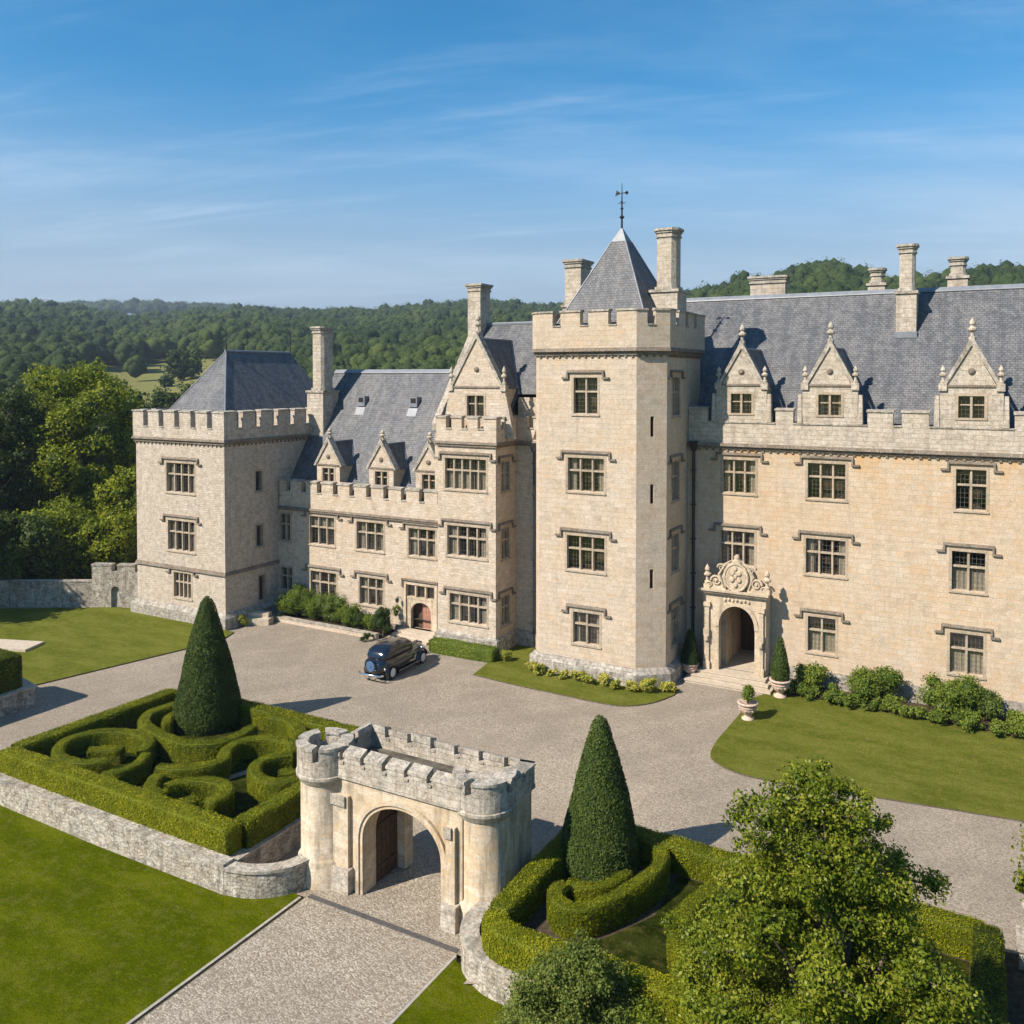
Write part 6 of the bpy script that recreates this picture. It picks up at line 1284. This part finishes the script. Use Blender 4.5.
for i, (x, y, w, h) in enumerate([(-66.5, 36.5, 3.6, 2.6), (-70.0, 33.2, 4.5, 3.4), (-74.5, 31.5, 5, 4)]):
    shrub('dark_bush', x, y-1.2, 0.0, w, h, 'oak_dark', names[i]+' dark bush from the right in front of the old garden wall', 'bush', 'dark bushes in front of the garden wall', n=14, dens=34, size=0.2, base=0.4)
# --- near tree at the lower right
def near_tree(px, dep, ytop, H, cw, label, seed, mat, size, per, nl, prof_=1.0, lean=0.0):
    x, y = at(px, dep); zt = 17+(375-ytop)/890*dep; z = -1.0
    R = random.Random(seed); t = thing('broadleaf_tree', (x, y, z), label, 'tree'); L_ = []; br = MB(); zc0 = zt-H
    m = MB(); m.tube([(x, y, z-0.3), (x+0.1, y, z+1.6), (x-0.1, y+0.1, zc0+H*0.35), (x, y, zt-H*0.2)], [0.26, 0.2, 0.14, 0.03], 9); m.build('trunk', 'bark', t)
    for i in range(nl):
        u = (i+0.5)/nl; ph = i*2.39996+R.uniform(-.4, .4); zz = 1-(u**0.85)*0.98; rad = min(cw/2, prof_*((1-zz)*H+0.15)**0.7)*R.uniform(0.3, 1.05)*(1+0.2*math.sin(ph*2+zz*7))
        ln = lean*max(0, zz-0.45); c = (x+ln+rad*math.cos(ph), y+rad*math.sin(ph), zc0+H*zz*0.97+R.uniform(-.2, .2)); r = min(0.72, 0.35+0.5*(1-zz))*R.uniform(0.75, 1.2); L_.append((c, r, R.uniform(-0.16, 0.16)))
        if i % 2 == 0:
            s0 = zc0+H*max(0.02, zz*0.75-0.12); mid = ((x+c[0])/2, (y+c[1])/2, (s0+c[2])/2-0.15); br.tube([(x, y, s0), mid, c], [0.07, 0.045, 0.015], 5)
        for k in range(3):
            a = R.uniform(0, 2*PI); d2 = r*1.3; c2 = (c[0]+d2*math.cos(a), c[1]+d2*math.sin(a), c[2]+R.uniform(-.3, .5)*r); L_.append((c2, r*R.uniform(0.4, 0.75), R.uniform(-0.2, 0.2))); br.tube([c, c2], [0.015, 0.006], 4)
    lobes_to_mesh('crown', L_, mat, t, per, size, 0.46, jit=0.75, aspect=0.62, core=0.36, depth=0.6, up=0.25, tintvar=0.17)
    br.build('limbs', 'bark', t); return t
near_tree(850, 18.0, 784, 9.6, 6.7, 'large leafy broadleaf tree filling the lower right foreground', 21, 'near_leaf', 0.078, 230, 160, prof_=1.08, lean=-1.5)
near_tree(574, 22.5, 958, 3.2, 2.4, 'grey-green bushy young tree at the bottom edge below the curved wall', 22, 'bush_leaf', 0.075, 190, 44, prof_=0.95)
# --- far woods on the hills
def far_wood():
    Rg = np.random.default_rng(5); pts = []
    r = 118.0
    while r < 1010:
        sp = 5.2+r*0.0052; az = -0.14
        while az < 1.22:
            a = az+Rg.uniform(-.4, .4)*sp/r; rr = r+Rg.uniform(-.4, .4)*sp; az += sp/r
            x, y = -rr*math.sin(a), rr*math.cos(a); px = 512-890*math.tan(a-YAW) if abs(a-YAW) < 1.3 else 0
            R, _ = ridge(px)
            if rr > R+25: continue
            # the open meadow between the woods
            if 150 < rr < 450 and 70 < px < 275 and rr < 440-0.5*abs(px-165): 
                if Rg.random() > 0.02 or rr < 340: continue
            if 505 < rr < 560 and 500 < px < 620 and Rg.random() > 0.04: continue
            if rr < 260 and Rg.random() > 0.9: continue
            s = sp*Rg.uniform(0.52, 0.86); pts.append((x, y, th(x, y), s, Rg.uniform(0.85, 1.35), Rg.normal(0, 0.12), rr))
        r += sp*0.86
    for i in range(420):      # the wood on the far ridge
        px = Rg.uniform(40, 300); dd = Rg.uniform(1400, 1560); x, y = at(px, dd); pts.append((x, y, 17+(375-306)/890*dd-14-max(0, 1480-dd)*0.06-0.0007*(px-130)**2, Rg.uniform(9, 14), Rg.uniform(0.8, 1.1), Rg.normal(0, 0.08), 900))
    Vs = []; Fs = []; Ts = []; k = 0; IV1, IF1 = ICO1; IV2, IF2 = ICO2
    for (x, y, z, s, hh, tb, rr) in pts:
        tb += 0.34*mnoise.noise((x*0.009, y*0.009, 1))+0.12*mnoise.noise((x*0.03, y*0.03, 4)); near_ = rr < 450; nl = 7 if near_ else 5; b0 = 0.33+tb
        zc = z+s*hh*1.0
        for q in range(nl+1):
            IV, IF = (IV2, IF2) if (near_ and q == 0) else (IV1, IF1)
            if q == 0: c = np.array([x, y, zc]); rr_ = s*0.74
            else:
                a = q*2.4+Rg.uniform(0, 1); e = Rg.uniform(-0.2, 0.9); c = np.array([x+s*0.55*math.cos(a)*math.cos(e), y+s*0.55*math.sin(a)*math.cos(e), zc+s*hh*0.62*math.sin(e)]); rr_ = s*Rg.uniform(0.34, 0.52)
            V = IV*rr_*np.array([1, 1, hh*0.95])*(1+0.07*Rg.normal(0, 1, len(IV)))[:, None]+c
            Vs.append(V); Fs.append(IF+k); k += len(V); Ts.append(np.full(len(IF), b0-0.12+Rg.normal(0, 0.05)))
        n = 330 if near_ else 150; d = unit(Rg.normal(0, 1, (n, 3))); d[:, 2] = np.abs(d[:, 2])*1.1-0.25; d = unit(d); P = np.array([x, y, zc])+d*np.array([s, s, s*hh])*Rg.uniform(0.72, 0.99, (n, 1))
        t_ = unit(np.cross(d, Rg.normal(0, 1, (n, 3)))); b_ = np.cross(unit(d+0.5*Rg.normal(0, 1, (n, 3))), t_); sz = s*(0.095 if near_ else 0.13)
        LV = np.stack([P-t_*sz*.7, P+b_*sz*.7, P+t_*sz*.7], 1).reshape(-1, 3); LF = np.arange(3*n).reshape(-1, 3)+k; k += len(LV); Vs.append(LV)
        Fs.append(LF); Ts.append(b0+0.10+Rg.normal(0, 0.14, n))
    V = np.vstack(Vs); F = np.vstack(Fs); print('far trees', len(pts), 'faces', len(F))
    o = np_mesh('hill_wood', V, F, 'wood_far', np.concatenate(Ts)); o.data.polygons.foreach_set('use_smooth', [True]*len(o.data.polygons)); o['kind'] = 'stuff'; o['label'] = 'dense woods covering the distant hills'
    return o
far_wood()
m = MB(); rows = [(1390, 50, 0), (1480, 70, 112), (1600, 70, 112), (1700, 50, 0)]
g_ = []
for dd, w_, hh in rows: g_.append([(*at(px, dd), (17+(375-306)/890*dd-18-0.0007*(px-130)**2) if hh else 0) for px in range(-60, 420, 24)])
for a_, b__ in zip(g_[:-1], g_[1:]):
    for i in range(len(a_)-1): m.face([a_[i], a_[i+1], b__[i+1], b__[i]])
kind(m.build('far_hill', 'meadow', smooth_=True), 'structure')
mt = [(184, 318, 22, 'lone rounded tree in the middle of the distant meadow', 16), (166, 300, 9, 'small bush standing alone in the distant meadow', 12)]
for i, (px, r_, wpx, lab, sd_) in enumerate(mt):
    x, y = at(px, r_); z = th(x, y); tree('meadow_tree', x, y, z, 11.5 if i == 0 else 4, wpx/890*r_*1.5, 'oak_dark', lab, 'trees in the distant meadow', nl=18, lr=0.24, size=1.1, per=1.2, base=0.7, low=0.0, seed=sd_, shape='full')
# --- haze
m = MB(); m.box(-1750, 900, -90, 1750, -60, 200); hz = m.build('haze', 'dark'); hz['kind'] = 'stuff'; hz.data.materials.clear()
hm = bpy.data.materials.new('haze_air'); hm.use_nodes = True; nt_ = hm.node_tree; nt_.nodes.clear(); o_ = nt_.nodes.new('ShaderNodeOutputMaterial'); v_ = nt_.nodes.new('ShaderNodeVolumePrincipled')
v_.inputs['Color'].default_value = (0.62, 0.76, 0.92, 1); v_.inputs['Density'].default_value = 0.00022; v_.inputs['Anisotropy'].default_value = 0.2
nt_.links.new(v_.outputs[0], o_.inputs['Volume']); hz.data.materials.append(hm)
